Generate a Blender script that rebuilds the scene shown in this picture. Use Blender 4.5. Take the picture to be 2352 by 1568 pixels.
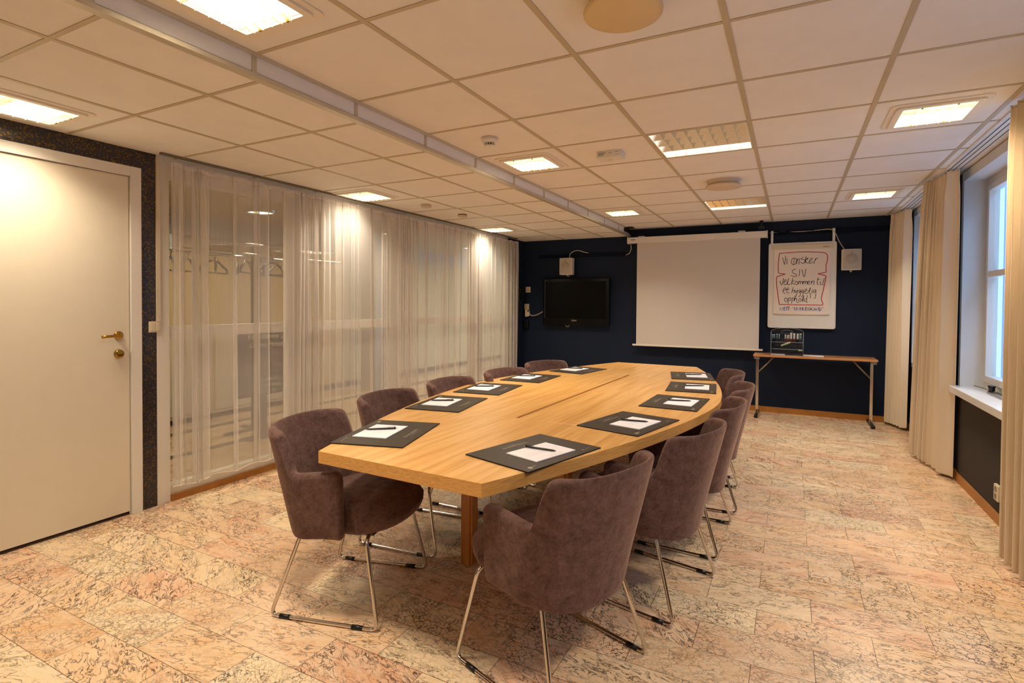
import bpy, bmesh, math, random
from mathutils import Vector, Matrix, noise
for o in list(bpy.data.objects): bpy.data.objects.remove(o)
C = bpy.context.scene.collection
SC = bpy.context.scene
rnd = random.Random(7)
PI = math.pi

# ------------------------------------------------------------------ camera, world, exposure
W_PX, H_PX, F_PX, CX, CY = 2352, 1568, 1233.43, 1183.2, 717.95
cam = bpy.data.cameras.new('camera'); camo = bpy.data.objects.new('camera', cam); C.objects.link(camo)
cam.sensor_fit = 'HORIZONTAL'; cam.sensor_width = 36; cam.lens = F_PX / W_PX * 36
cam.shift_x = (W_PX / 2 - CX) / W_PX; cam.shift_y = (CY - H_PX / 2) / W_PX
cam.clip_start = 0.05
r = Vector((0.8889552, 0.4579363, 0.0072747)); u = Vector((-0.0149405, 0.0131201, 0.9998023)); w = Vector((-0.4577503, 0.8888882, -0.018505))
m = Matrix((r, u, -w)).transposed().to_4x4(); m.translation = Vector((0, 0, 1.36)); camo.matrix_world = m
SC.camera = camo
SC.view_settings.view_transform = 'Standard'; SC.view_settings.look = 'None'
SC.view_settings.exposure = 0.08; SC.view_settings.gamma = 1.0; SC.view_settings.use_curve_mapping = False
LAMP = 15.5          # watts of one small ceiling light
SKY = 7.0
world = bpy.data.worlds.new('world'); SC.world = world; world.use_nodes = True
bg = world.node_tree.nodes['Background']; bg.inputs[0].default_value = (0.42, 0.62, 1.0, 1); bg.inputs[1].default_value = SKY
WARM = (1.0, 0.85, 0.65)

def area_light(name, loc, rot, sx, sy, power, color, parent=None, spread=180, portal=False):
    l = bpy.data.lights.new(name, 'AREA'); l.shape = 'RECTANGLE'; l.size = sx; l.size_y = sy
    l.energy = power; l.color = color; l.spread = math.radians(spread)
    if portal: l.cycles.is_portal = True
    o = bpy.data.objects.new(name, l); C.objects.link(o); o.location = loc; o.rotation_euler = rot
    if parent: o.parent = parent
    return o
# window openings in the right wall (y0, y1)
WX, WZ0, WZ1 = 1.17, 0.74, 2.33
WINS = [(5.93, 7.14), (3.40, 5.26), (0.70, 2.60)]

# ------------------------------------------------------------------ room numbers
XL, XR, YB, YF = -3.715, WX, 7.51, -2.3
ZC, ZL = 2.404, 2.312             # ceiling height right and left of the step
RUN = [0.9645, 0.3645, -0.2306, -0.8277, -1.4297]   # x of the long ceiling bars, right part
RUNL = [-2.4179, -3.0244, -3.62]
Y0R, Y0L = 2.132, 2.1755
BX = -2.045

# ------------------------------------------------------------------ material helpers
def hexc(h):
    v = [int(h[i:i + 2], 16) / 255 for i in (0, 2, 4)]
    return tuple((c / 12.92 if c < .04045 else ((c + .055) / 1.055) ** 2.4) for c in v) + (1,)
class NT:
    def __init__(s, name):
        s.m = bpy.data.materials.new(name); s.m.use_nodes = True; s.t = s.m.node_tree; s.t.nodes.clear()
        s.out = s.t.nodes.new('ShaderNodeOutputMaterial')
    def n(s, kind, **kw):
        nd = s.t.nodes.new('ShaderNode' + kind)
        for k, v in kw.items():
            if k.startswith('i_'): nd.inputs[int(k[2:])].default_value = v
            else: setattr(nd, k, v)
        return nd
    def l(s, a, b): s.t.links.new(a, b)
    def math(s, op, a, b=None, c=None, clamp=False):
        nd = s.n('Math', operation=op); nd.use_clamp = clamp
        for i, v in enumerate((a, b, c)):
            if v is None: continue
            if isinstance(v, (int, float)): nd.inputs[i].default_value = v
            else: s.l(v, nd.inputs[i])
        return nd.outputs[0]
    def mix(s, f, a, b, blend='MIX'):
        nd = s.n('Mix', data_type='RGBA', blend_type=blend)
        for i, v in ((0, f), (6, a), (7, b)):
            if isinstance(v, (int, float, tuple)): nd.inputs[i].default_value = v
            else: s.l(v, nd.inputs[i])
        return nd.outputs[2]
    def ramp(s, f, stops):
        nd = s.n('ValToRGB'); s.l(f, nd.inputs[0]); e = nd.color_ramp.elements
        while len(e) < len(stops): e.new(0.5)
        for el, (p, c) in zip(e, stops): el.position = p; el.color = c if isinstance(c, tuple) else (c, c, c, 1)
        return nd.outputs[0]
    def coord(s, scale=(1, 1, 1), obj=True, loc=(0, 0, 0), rot=(0, 0, 0)):
        tc = s.n('TexCoord'); mp = s.n('Mapping'); mp.inputs[1].default_value = loc; mp.inputs[2].default_value = rot; mp.inputs[3].default_value = scale
        s.l(tc.outputs['Object' if obj else 'Generated'], mp.inputs[0]); return mp.outputs[0]
    def noise(s, vec, scale, detail=3, rough=.5, dist=0):
        nd = s.n('TexNoise'); s.l(vec, nd.inputs['Vector']); nd.inputs['Scale'].default_value = scale
        nd.inputs['Detail'].default_value = detail; nd.inputs['Roughness'].default_value = rough; nd.inputs['Distortion'].default_value = dist
        return nd
    def bsdf(s, color=(.8, .8, .8, 1), rough=.5, metal=0, spec=.5, bump=None, bs=.1, bd=.01, **kw):
        b = s.n('BsdfPrincipled')
        for k, v in (('Base Color', color), ('Roughness', rough), ('Metallic', metal), ('Specular IOR Level', spec)):
            if isinstance(v, (int, float, tuple)): b.inputs[k].default_value = v
            else: s.l(v, b.inputs[k])
        for k, v in kw.items(): b.inputs[k.replace('_', ' ')].default_value = v
        if bump is not None:
            bp = s.n('Bump'); bp.inputs['Strength'].default_value = bs; bp.inputs['Distance'].default_value = bd
            s.l(bump, bp.inputs['Height']); s.l(bp.outputs[0], b.inputs['Normal'])
        s.l(b.outputs[0], s.out.inputs[0]); return b
MATS = {}
def simple(name, h, rough=.5, metal=0, spec=.5, nz=0, **kw):
    if name in MATS: return MATS[name]
    t = NT(name); col = hexc(h)
    if nz:
        n = t.noise(t.coord(), 9, 4); cc = t.mix(n.outputs[0], tuple(c * (1 - nz) for c in col[:3]) + (1,), tuple(min(1, c * (1 + nz)) for c in col[:3]) + (1,))
        t.bsdf(cc, rough, metal, spec, **kw)
    else: t.bsdf(col, rough, metal, spec, **kw)
    MATS[name] = t.m; return t.m
def emit(name, col, strength):
    t = NT(name); e = t.n('Emission'); e.inputs[0].default_value = col + (1,); e.inputs[1].default_value = strength
    t.l(e.outputs[0], t.out.inputs[0]); return t.m

M_white = simple('white_paint', 'E3DED4', .35)
M_frame = simple('white_frame_paint', 'E2DCD2', .4)
M_doorp = simple('door_paint', 'DDD3BD', .3, nz=.03)
M_plast = simple('white_plastic', 'E6E2DA', .35)
M_cream = simple('cream_plastic', 'DACDB0', .4)
M_black = simple('black_plastic', '0C0C0D', .35)
M_gloss = simple('black_gloss', '050506', .12, spec=.2)
M_chrome = simple('chrome', 'D8D2CC', .12, 1.0)
M_steel = simple('zinc_steel', 'A8A39A', .35, 1.0)
M_brass = simple('brass', 'B08A3A', .22, 1.0)
M_grid = simple('ceiling_bar_paint', 'BEB094', .5)
M_gridw = simple('step_trim_paint', 'C9C2B2', .35, .3)
M_base = simple('oak_skirting', 'B07430', .45, nz=.15)
M_paper = simple('note_paper', 'ECEAF2', .7)
M_sheet = simple('screen_fabric', 'D2CDC8', .8)
M_board = simple('whiteboard_enamel', 'EBE9E4', .2)
M_flip = simple('flipchart_paper', 'F0E4D8', .8, nz=.03)
M_ink = simple('black_ink', '0A0A0C', .5)
M_red = simple('red_ink', 'B41710', .5)
M_blue = simple('blue_ink', '1A2288', .5)
M_print = simple('silver_print', 'A79F92', .4)
M_pad = simple('black_leatherette', '352C23', .45, spec=.35)
M_padedge = simple('pad_edge', '0A0A0A', .5)
M_speaker = simple('speaker_white', 'D9D2C6', .5)
M_grille = simple('speaker_grille', 'B9B0A2', .7)

def m_ceiling():
    t = NT('mineral_tile'); v = t.coord(); n = t.noise(v, 240, 2); n2 = t.noise(v, 6, 3)
    c = t.mix(n2.outputs[0], hexc('E3E0DC'), hexc('EDEAE6')); t.bsdf(c, .95, spec=.1, bump=n.outputs[0], bs=.25, bd=.002); return t.m
def m_navy():
    t = NT('navy_wall_paint'); v = t.coord(); n = t.noise(v, 300, 2); t.bsdf(hexc('101F36'), .7, spec=.25, bump=n.outputs[0], bs=.15, bd=.001); return t.m
def m_greyfab():
    t = NT('grey_woven_wallcovering'); v = t.coord(scale=(1, 1, 1)); n = t.noise(v, 260, 3); n2 = t.noise(v, 30, 4)
    c = t.mix(n.outputs[0], hexc('2B2826'), hexc('5A534C')); c = t.mix(t.math('MULTIPLY', n2.outputs[0], .4), c, hexc('3A3532'))
    t.bsdf(c, .9, spec=.1, bump=n.outputs[0], bs=.4, bd=.002); return t.m
def m_mosaic():
    # woven mosaic wallpaper: little rectangles of grey, brown and glinting gold
    t = NT('mosaic_wallpaper'); v = t.coord(rot=(0, PI / 2, 0), scale=(1, 1, 1))
    tc = t.n('TexCoord'); sp = t.n('SeparateXYZ'); t.l(tc.outputs['Object'], sp.inputs[0])
    cb = t.n('CombineXYZ')
    rz_ = t.math('DIVIDE', sp.outputs[2], .0085); rw = t.math('FLOOR', rz_)
    w1 = t.n('TexWhiteNoise', noise_dimensions='1D'); t.l(rw, w1.inputs['W'])
    cy_ = t.math('ADD', t.math('DIVIDE', sp.outputs[1], .0065), t.math('MULTIPLY', w1.outputs['Value'], 7)); cw = t.math('FLOOR', cy_)
    t.l(rw, cb.inputs[0]); t.l(cw, cb.inputs[1])
    vo = t.n('TexWhiteNoise', noise_dimensions='3D'); t.l(cb.outputs[0], vo.inputs[0])
    s2 = t.n('SeparateColor'); t.l(vo.outputs['Color'], s2.inputs[0])
    c = t.ramp(s2.outputs[0], [(0, hexc('23222A')), (.3, hexc('3E3C46')), (.55, hexc('33302F')), (.75, hexc('4E3A28')), (1, hexc('50505C'))])
    edge = t.math('MAXIMUM', t.math('LESS_THAN', t.math('FRACT', rz_), .16), t.math('LESS_THAN', t.math('FRACT', cy_), .16))
    c = t.mix(edge, c, hexc('121216'))
    gold = t.math('GREATER_THAN', s2.outputs[1], .86)
    c = t.mix(gold, c, hexc('7A5E2E'))
    met = t.math('MULTIPLY', gold, .85)
    t.bsdf(c, .3, metal=met, spec=.4); return t.m
def m_wood(name, base, dark, light, axis=1, rough=.32, coat=0.25):
    t = NT(name); sc = [16, 16, 16]; sc[axis] = .7
    if axis == 1: sc[2] = 90
    v = t.coord(scale=tuple(sc)); n = t.noise(v, 2.2, 6, .6, .6)
    sc2 = [60, 60, 60]; sc2[axis] = 2.0
    n2 = t.noise(t.coord(scale=tuple(sc2)), 3, 3)
    c = t.ramp(n.outputs[0], [(.25, hexc(dark)), (.5, hexc(base)), (.75, hexc(light))])
    c = t.mix(t.math('MULTIPLY', n2.outputs[0], .35), c, hexc(dark))
    b = t.bsdf(c, rough, spec=.45, bump=n2.outputs[0], bs=.05, bd=.001); b.inputs['Coat Weight'].default_value = coat; b.inputs['Coat Roughness'].default_value = .25
    return t.m
def m_velour():
    t = NT('mauve_velour'); v = t.coord(); n = t.noise(v, 24, 6, .7, .3); n2 = t.noise(v, 90, 3, .6)
    f = t.math('ADD', t.math('MULTIPLY', n.outputs[0], .7), t.math('MULTIPLY', n2.outputs[0], .3))
    c = t.ramp(f, [(.36, hexc('4E3A36')), (.5, hexc('654D49')), (.66, hexc('775E58'))])
    b = t.bsdf(c, .85, spec=.12, bump=n2.outputs[0], bs=.12, bd=.002)
    b.inputs['Sheen Weight'].default_value = .35; b.inputs['Sheen Roughness'].default_value = .4; b.inputs['Sheen Tint'].default_value = (.9, .62, .5, 1)
    return t.m
def m_drape():
    t = NT('beige_drape'); v = t.coord(); n = t.noise(v, 420, 2)
    t.bsdf(hexc('E2D3BC'), .85, spec=.15, bump=n.outputs[0], bs=.2, bd=.001); return t.m
def m_sheer(name='sheer_voile', lo=.36, hi=.88):
    t = NT(name); tc = t.n('TexCoord'); sp = t.n('SeparateXYZ'); t.l(tc.outputs['Object'], sp.inputs[0])
    th = t.noise(t.coord(scale=(1, 220, 1.2)), 3, 2)
    lw = t.n('LayerWeight'); lw.inputs[0].default_value = .5
    f = t.math('ADD', t.math('MULTIPLY', t.math('POWER', lw.outputs['Facing'], 1.3), hi - lo), lo)
    f = t.math('ADD', f, t.math('MULTIPLY', t.math('SUBTRACT', th.outputs[0], .5), .14), clamp=True)
    tr = t.n('BsdfTransparent'); df = t.n('BsdfDiffuse'); tl = t.n('BsdfTranslucent')
    df.inputs[0].default_value = hexc('F3EEE8'); tl.inputs[0].default_value = hexc('F0E9E0')
    m1 = t.n('MixShader'); m1.inputs[0].default_value = .30; t.l(df.outputs[0], m1.inputs[1]); t.l(tl.outputs[0], m1.inputs[2])
    m2 = t.n('MixShader'); t.l(f, m2.inputs[0]); t.l(tr.outputs[0], m2.inputs[1]); t.l(m1.outputs[0], m2.inputs[2])
    t.l(m2.outputs[0], t.out.inputs[0]); return t.m
def m_glass(name='window_glass', tint=(.93, .97, .96, 1), r0=.5):
    t = NT(name); tr = t.n('BsdfTransparent'); tr.inputs[0].default_value = tint; gl = t.n('BsdfGlossy'); gl.inputs[1].default_value = .01
    fr = t.n('Fresnel'); fr.inputs[0].default_value = 1.5
    ge = t.n('NewGeometry'); fac = t.math('MULTIPLY', fr.outputs[0], t.math('SUBTRACT', 1, ge.outputs['Backfacing']))      # reflect on the outer face only
    mx = t.n('MixShader'); t.l(fac, mx.inputs[0]); t.l(tr.outputs[0], mx.inputs[1]); t.l(gl.outputs[0], mx.inputs[2])
    t.l(mx.outputs[0], t.out.inputs[0]); return t.m
def m_floor(name='marble_tile', tl=.4275, tw=.205, x0=.31, y0=2.81, tones=('DCB083', 'E8CFA8', 'DDAC8A', 'E5C096'), vein='241F20', vs=1.0):
    t = NT(name); tc = t.n('TexCoord'); sp = t.n('SeparateXYZ'); t.l(tc.outputs['Object'], sp.inputs[0])
    ry = t.math('DIVIDE', t.math('SUBTRACT', sp.outputs[1], y0), tw); row = t.math('FLOOR', ry)
    off = t.math('MULTIPLY', t.math('MODULO', t.math('ADD', row, 400), 2), .5)
    rx = t.math('ADD', t.math('DIVIDE', t.math('SUBTRACT', sp.outputs[0], x0), tl), off); col = t.math('FLOOR', rx)
    cell = t.n('CombineXYZ'); t.l(row, cell.inputs[0]); t.l(col, cell.inputs[1])
    wn = t.n('TexWhiteNoise', noise_dimensions='3D'); t.l(cell.outputs[0], wn.inputs[0])
    rs = t.n('SeparateColor'); t.l(wn.outputs['Color'], rs.inputs[0]); R_, G_, B_ = rs.outputs[0], rs.outputs[1], rs.outputs[2]
    fx, fy = t.math('FRACT', rx), t.math('FRACT', ry)
    ex = t.math('MULTIPLY', t.math('MINIMUM', fx, t.math('SUBTRACT', 1, fx)), tl); ey = t.math('MULTIPLY', t.math('MINIMUM', fy, t.math('SUBTRACT', 1, fy)), tw)
    joint = t.math('LESS_THAN', t.math('MINIMUM', ex, ey), .0011)
    # per-tile coordinates: shifted and turned at random
    ofs = t.n('VectorMath', operation='SCALE'); t.l(wn.outputs['Color'], ofs.inputs[0]); ofs.inputs[3].default_value = 37
    ad = t.n('VectorMath', operation='ADD'); t.l(tc.outputs['Object'], ad.inputs[0]); t.l(ofs.outputs[0], ad.inputs[1])
    rot = t.n('VectorRotate', rotation_type='Z_AXIS'); t.l(ad.outputs[0], rot.inputs['Vector'])
    t.l(t.math('MULTIPLY', t.math('SUBTRACT', t.math('POWER', R_, 1.6), .25), 1.5), rot.inputs['Angle'])
    mp = t.n('Mapping'); t.l(rot.outputs[0], mp.inputs[0]); mp.inputs[3].default_value = (1.0, 2.6, 1)
    base = t.ramp(G_, [(0, hexc(tones[0])), (.35, hexc(tones[1])), (.65, hexc(tones[2])), (1, hexc(tones[3]))])
    cl = t.noise(mp.outputs[0], 6, 5, .6, .5)
    base = t.mix(t.ramp(cl.outputs[0], [(.35, 0.0), (.7, .75)]), base, hexc('EAD3B4'))
    cl2 = t.noise(mp.outputs[0], 3.2, 3, .5, 1.0)
    base = t.mix(t.ramp(cl2.outputs[0], [(.55, 0.0), (.75, .38)]), base, hexc('D29C78'))
    # streaky veins: thin zero-crossings of a stretched, warped noise
    va = t.noise(mp.outputs[0], 15 * vs, 7, .6, .7)
    ra = t.math('ABSOLUTE', t.math('SUBTRACT', va.outputs[0], .5))
    la = t.ramp(ra, [(0.0, 1.0), (.014, .9), (.032, 0.0)])
    ma = t.noise(mp.outputs[0], 5, 2); la = t.math('MULTIPLY', la, t.ramp(ma.outputs[0], [(.36, 0.1), (.52, 1.0)]))
    # crackle veins in some tiles
    wp = t.noise(ad.outputs[0], 26, 4, .6); wv = t.n('VectorMath', operation='SCALE'); t.l(wp.outputs['Color'], wv.inputs[0]); wv.inputs[3].default_value = .07
    ad2 = t.n('VectorMath', operation='ADD'); t.l(ad.outputs[0], ad2.inputs[0]); t.l(wv.outputs[0], ad2.inputs[1])
    mp2 = t.n('Mapping'); t.l(ad2.outputs[0], mp2.inputs[0]); mp2.inputs[3].default_value = (1, 1.5, 1)
    vo = t.n('TexVoronoi', feature='DISTANCE_TO_EDGE'); t.l(mp2.outputs[0], vo.inputs['Vector']); vo.inputs['Scale'].default_value = 27 * vs
    lb = t.ramp(vo.outputs['Distance'], [(0.0, 1.0), (.03, .85), (.07, 0.0)])
    mb = t.noise(ad.outputs[0], 9, 3); lb = t.math('MULTIPLY', lb, t.ramp(mb.outputs[0], [(.36, 0.2), (.52, 1.0)]))
    selb = t.ramp(B_, [(.45, 0.0), (.62, 1.0)]); sela = t.ramp(B_, [(.5, 1.0), (.8, .35)])
    amt = t.math('MAXIMUM', t.math('MULTIPLY', la, sela), t.math('MULTIPLY', lb, selb))
    amt = t.math('MULTIPLY', amt, t.math('ADD', t.math('MULTIPLY', R_, .35), .65), clamp=True)
    c = t.mix(amt, base, hexc(vein)); c = t.mix(joint, c, hexc('5B4A3A'))
    b = t.bsdf(c, t.math('ADD', .2, t.math('MULTIPLY', cl.outputs[0], .16)), spec=.45); return t.m
M_ceil, M_navy, M_greyfab, M_mosaic = m_ceiling(), m_navy(), m_greyfab(), m_mosaic()
M_oak = m_wood('oak_veneer', 'E2AE64', 'C48C44', 'F1C888')
M_oakleg = m_wood('oak_veneer_legs', 'C98742', '9A5E26', 'D99A55', axis=2)
M_beech = m_wood('beech_laminate', 'C58C56', 'A06A38', 'D7A26C', axis=0)
M_velour, M_drape, M_sheer, M_glass, M_floor = m_velour(), m_drape(), m_sheer(), m_glass(), m_floor()
M_tape = m_sheer('sheer_header_tape', .62, .9)

# ------------------------------------------------------------------ mesh helpers
class MB:
    def __init__(s): s.v = []; s.f = []; s.sm = []; s.k = 0
    def add(s, vs, fs, smooth=False):
        b = len(s.v); s.v += [tuple(v) for v in vs]; s.f += [tuple(i + b for i in f) for f in fs]; s.sm += [smooth] * len(fs); return s
    def box(s, x0, x1, y0, y1, z0, z1, rz=0, c=(0, 0), j=1):
        e = j * .00013 * (s.k % 6); s.k += 1               # overlapping boxes of one mesh never share a plane
        x0 += e; x1 -= e; y0 += e; y1 -= e; z0 += e; z1 -= e
        vs = [(x, y, z) for z in (z0, z1) for x, y in ((x0, y0), (x1, y0), (x1, y1), (x0, y1))]
        if rz:
            ca, sa = math.cos(rz), math.sin(rz)
            vs = [(c[0] + (x - c[0]) * ca - (y - c[1]) * sa, c[1] + (x - c[0]) * sa + (y - c[1]) * ca, z) for x, y, z in vs]
        return s.add(vs, [(3, 2, 1, 0), (4, 5, 6, 7), (0, 1, 5, 4), (1, 2, 6, 5), (2, 3, 7, 6), (3, 0, 4, 7)])
    def prism(s, pts, z0, z1, smooth=False):
        n = len(pts); vs = [(x, y, z0) for x, y in pts] + [(x, y, z1) for x, y in pts]
        s.add(vs, [tuple(range(n - 1, -1, -1)), tuple(range(n, 2 * n))]); b = len(s.v) - 2 * n
        for i in range(n): s.f.append((b + i, b + (i + 1) % n, b + n + (i + 1) % n, b + n + i)); s.sm.append(smooth)
        return s
    def tube(s, path, rad, seg=8, closed=False, cap=True):
        P = [Vector(p) for p in path]; n = len(P); rings = []
        up = Vector((0, 0, 1)); prev = None
        for i, p in enumerate(P):
            if closed: d = (P[(i + 1) % n] - P[i - 1])
            else: d = (P[min(i + 1, n - 1)] - P[max(i - 1, 0)])
            d.normalize()
            a = prev if prev is not None else (up if abs(d.z) < .9 else Vector((1, 0, 0)))
            a = (a - d * a.dot(d)); a = a.normalized() if a.length > 1e-6 else d.orthogonal().normalized()
            b = d.cross(a); prev = a; rr = rad[i] if isinstance(rad, (list, tuple)) else rad
            rings.append([p + (a * math.cos(2 * PI * k / seg) + b * math.sin(2 * PI * k / seg)) * rr for k in range(seg)])
        vs = [v for rg in rings for v in rg]; fs = []
        for i in range(n if closed else n - 1):
            for k in range(seg):
                j = (i + 1) % n; fs.append((i * seg + k, i * seg + (k + 1) % seg, j * seg + (k + 1) % seg, j * seg + k))
        s.add(vs, fs, True)
        if cap and not closed:
            b = len(s.v) - len(vs); s.f += [tuple(b + k for k in range(seg - 1, -1, -1)), tuple(b + (n - 1) * seg + k for k in range(seg))]; s.sm += [False, False]
        return s
    def lathe(s, prof, seg=32, c=(0, 0, 0), smooth=True):
        n = len(prof); vs = [(c[0] + rr * math.cos(2 * PI * k / seg), c[1] + rr * math.sin(2 * PI * k / seg), c[2] + z) for k in range(seg) for rr, z in prof]
        fs = [(k * n + i, ((k + 1) % seg) * n + i, ((k + 1) % seg) * n + i + 1, k * n + i + 1) for k in range(seg) for i in range(n - 1)]
        return s.add(vs, fs, smooth)
    def grid(s, P, smooth=True, flip=False):
        h, wd = len(P), len(P[0]); vs = [p for rw in P for p in rw]
        fs = [(i * wd + j, i * wd + j + 1, (i + 1) * wd + j + 1, (i + 1) * wd + j) for i in range(h - 1) for j in range(wd - 1)]
        return s.add(vs, fs, smooth)
    def build(s, name, mat, parent=None, bevel=0, seg=2, loc=(0, 0, 0), rot=(0, 0, 0), fix=True):
        me = bpy.data.meshes.new(name); me.from_pydata(s.v, [], s.f); me.polygons.foreach_set('use_smooth', s.sm)
        if fix:
            bm = bmesh.new(); bm.from_mesh(me); bmesh.ops.remove_doubles(bm, verts=bm.verts, dist=1e-6); bmesh.ops.recalc_face_normals(bm, faces=bm.faces)
            bm.to_mesh(me); bm.free()
        me.update()
        if mat: me.materials.append(mat)
        o = bpy.data.objects.new(name, me); C.objects.link(o); o.location = loc; o.rotation_euler = rot
        if parent: o.parent = parent
        if bevel:
            b = o.modifiers.new('bevel', 'BEVEL'); b.width = bevel; b.segments = seg; b.limit_method = 'ANGLE'; b.angle_limit = math.radians(40)
        return o
def box(name, mat, b, parent=None, bevel=0, **kw): return MB().box(*b).build(name, mat, parent, bevel, **kw)
def tag(o, label=None, cat=None, group=None, kind=None):
    if label: o['label'] = label
    if cat: o['category'] = cat
    if group: o['group'] = group
    if kind: o['kind'] = kind
    return o
def empty(name, loc=(0, 0, 0), rz=0, label=None, cat=None, group=None, kind=None):
    o = bpy.data.objects.new(name, None); C.objects.link(o); o.location = loc; o.rotation_euler = (0, 0, rz); o.empty_display_size = .1
    return tag(o, label, cat, group, kind)
def struct(o): o['kind'] = 'structure'; return o
def dup(root, loc, rz=None, label=None, group=None):
    def cp(o, par):
        c = o.copy(); C.objects.link(c)
        if par: c.parent = par
        for ch in list(o.children): cp(ch, c)
        return c
    q = cp(root, None); q.location = loc
    if rz is not None: q.rotation_euler = (0, 0, rz)
    if label: q['label'] = label
    if group: q['group'] = group
    return q
def text(name, body, size, mat, parent, loc, rot, align='LEFT', ext=.0004, shear=0, space=1.0):
    words = body.split()
    if len(words) > 1:                                      # every word is a part of its own
        probe = empty('probe'); ws = []
        for wd_ in words:
            o = text(name, wd_, size, mat, probe, (0, 0, 0), (0, 0, 0), 'LEFT', ext, shear, space); xs = [v.co.x for v in o.data.vertices]; ws.append((o, max(xs))) 
        tot = sum(x for _, x in ws) + size * .3 * space * (len(ws) - 1); x0 = -tot / 2 if align == 'CENTER' else 0
        R_ = Matrix.Identity(3); from mathutils import Euler
        R_ = Euler(rot).to_matrix()
        for o, wdt in ws:
            o.parent = parent; o.location = Vector(loc) + R_ @ Vector((x0, 0, 0)); o.rotation_euler = rot; x0 += wdt + size * .3 * space
        bpy.data.objects.remove(probe); return
    cu = bpy.data.curves.new(name, 'FONT'); cu.body = body; cu.size = size; cu.align_x = align; cu.extrude = ext; cu.shear = shear; cu.space_character = space
    tmp = bpy.data.objects.new(name + '_tmp', cu); C.objects.link(tmp)
    me = bpy.data.meshes.new_from_object(tmp.evaluated_get(bpy.context.evaluated_depsgraph_get()))
    bpy.data.objects.remove(tmp); me.materials.clear(); me.materials.append(mat); me.name = name
    o = bpy.data.objects.new(name, me); C.objects.link(o); o.parent = parent; o.location = loc; o.rotation_euler = rot; return o
def wall_grid(us, vs, holes, put):
    """rectangles of a plane cut at the breakpoints, leaving the holes open"""
    lo_u, hi_u, lo_v, hi_v = min(us), max(us), min(vs), max(vs)
    holes = [(max(h[0], lo_u), min(h[1], hi_u), max(h[2], lo_v), min(h[3], hi_v)) for h in holes if h[1] > lo_u and h[0] < hi_u and h[3] > lo_v and h[2] < hi_v]
    us = sorted(set(us + [h[0] for h in holes] + [h[1] for h in holes])); vs = sorted(set(vs + [h[2] for h in holes] + [h[3] for h in holes]))
    for i in range(len(us) - 1):
        for j in range(len(vs) - 1):
            cu, cv = (us[i] + us[i + 1]) / 2, (vs[j] + vs[j + 1]) / 2
            if any(h[0] < cu < h[1] and h[2] < cv < h[3] for h in holes): continue
            put(us[i], us[i + 1], vs[j], vs[j + 1])

# ------------------------------------------------------------------ room shell
struct(box('floor', M_floor, (XL - .05, XR + .05, YF - .1, YB + .1, -.08, 0)))
CELLS = [1.23 + 2.4 * k for k in (-1, 0, 1, 2)]             # y of the small lights
SMALL_R = [(-1.737, y) for y in CELLS] + [(0.665, y) for y in CELLS]
SMALL_L = [(-3.40, y + .045) for y in CELLS]
TGRID = [(-0.529, 3.632), (-0.529, 6.032)]
hs = .165
holesR = [(x - hs, x + hs, y - hs, y + hs) for x, y in SMALL_R] + [(x - .283, x + .283, y - .285, y + .285) for x, y in TGRID]
holesL = [(x - hs, x + hs, y - hs, y + hs) for x, y in SMALL_L]
cb = MB(); wall_grid([BX, 1.02], [YF, YB], holesR, lambda a, b, c, d: cb.box(a, b, c, d, ZC, ZC + .02, j=0))
ceil = struct(cb.build('ceiling', M_ceil))
cb = MB(); wall_grid([XL - .02, BX], [YF, YB], holesL, lambda a, b, c, d: cb.box(a, b, c, d, ZL, ZL + .02, j=0))
ceil2 = struct(cb.build('ceiling', M_ceil))
# bars of the grid
def bars(xs, y0, xa, xb, zc, holes, parent):
    g = MB(); t_, wb = .0035, .012
    for x in xs: wall_grid([x - wb, x + wb], [YF, YB], [h for h in holes], lambda a, b, c, d: g.box(a, b, c, d, zc - t_, zc + .001, j=0))
    k = math.ceil((YF - y0) / .6)
    while y0 + .6 * k < YB - .02:
        y = y0 + .6 * k; wall_grid([xa, xb], [y - .0095, y + .0095], holes, lambda a, b, c, d: g.box(a, b, c, d, zc - t_ + .0004, zc + .001, j=0)); k += 1
    return g.build('ceiling_grid', M_grid, parent)
bars(RUN, Y0R, BX + .03, 1.02, ZC, holesR, ceil)
bars(RUNL[:2], Y0L, XL, BX - .01, ZL, holesL, ceil2)
# step between the two ceilings with its trims
st = MB().box(BX - .006, BX, YF, YB, ZL, ZC)
step = struct(st.build('trim_1', simple('step_panel_paint', 'F2F2F5', .4)))
g = MB().box(BX - .028, BX + .012, YF, YB, ZL - .006, ZL + .013).box(BX, BX + .03, YF, YB, ZC - .006, ZC + .002).box(BX, BX + .006, YF, YB, ZL, ZL + .012)
k = -8
while Y0R + .6 * k < YB:
    y = Y0R + .6 * k; k += 1
    if y > YF: g.box(BX - .001, BX + .004, y - .012, y + .012, ZL, ZC)
g.build('step_trim', M_gridw, step)
# lid above everything so no sky leaks in
struct(box('ceiling', simple('raw_slab', '6A6762', .9), (XL - .3, XR + .5, YF - .2, YB + .2, 2.75, 2.80)))
# back and front walls
struct(box('wall_back', M_navy, (XL - .3, XR + .5, YB, YB + .12, -.05, 2.76)))
struct(box('wall_front', simple('cream_wall_paint', 'CFC3AE', .8), (XL - .3, XR + .5, YF - .12, YF, -.05, 2.76)))
# left wall: wallpapered part with the door, glazed part, short navy return
YG0, YG1 = 2.06, 6.98
DY0, DY1, DZ = 0.98, 1.90, 2.136
wl = MB(); wall_grid([YF, YG0], [0, 2.76], [(DY0, DY1, -.01, DZ)], lambda a, b, c, d: wl.box(XL - .12, XL, a, b, c, d, j=0))
wall_l = struct(wl.build('wall_left', M_mosaic))
struct(box('wall_left', M_navy, (XL - .12, XL, YG1, YB, 0, 2.76)))
struct(box('wall_left', M_white, (XL - .12, XL - .02, YG0, YG1, 2.25, 2.76)))
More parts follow.
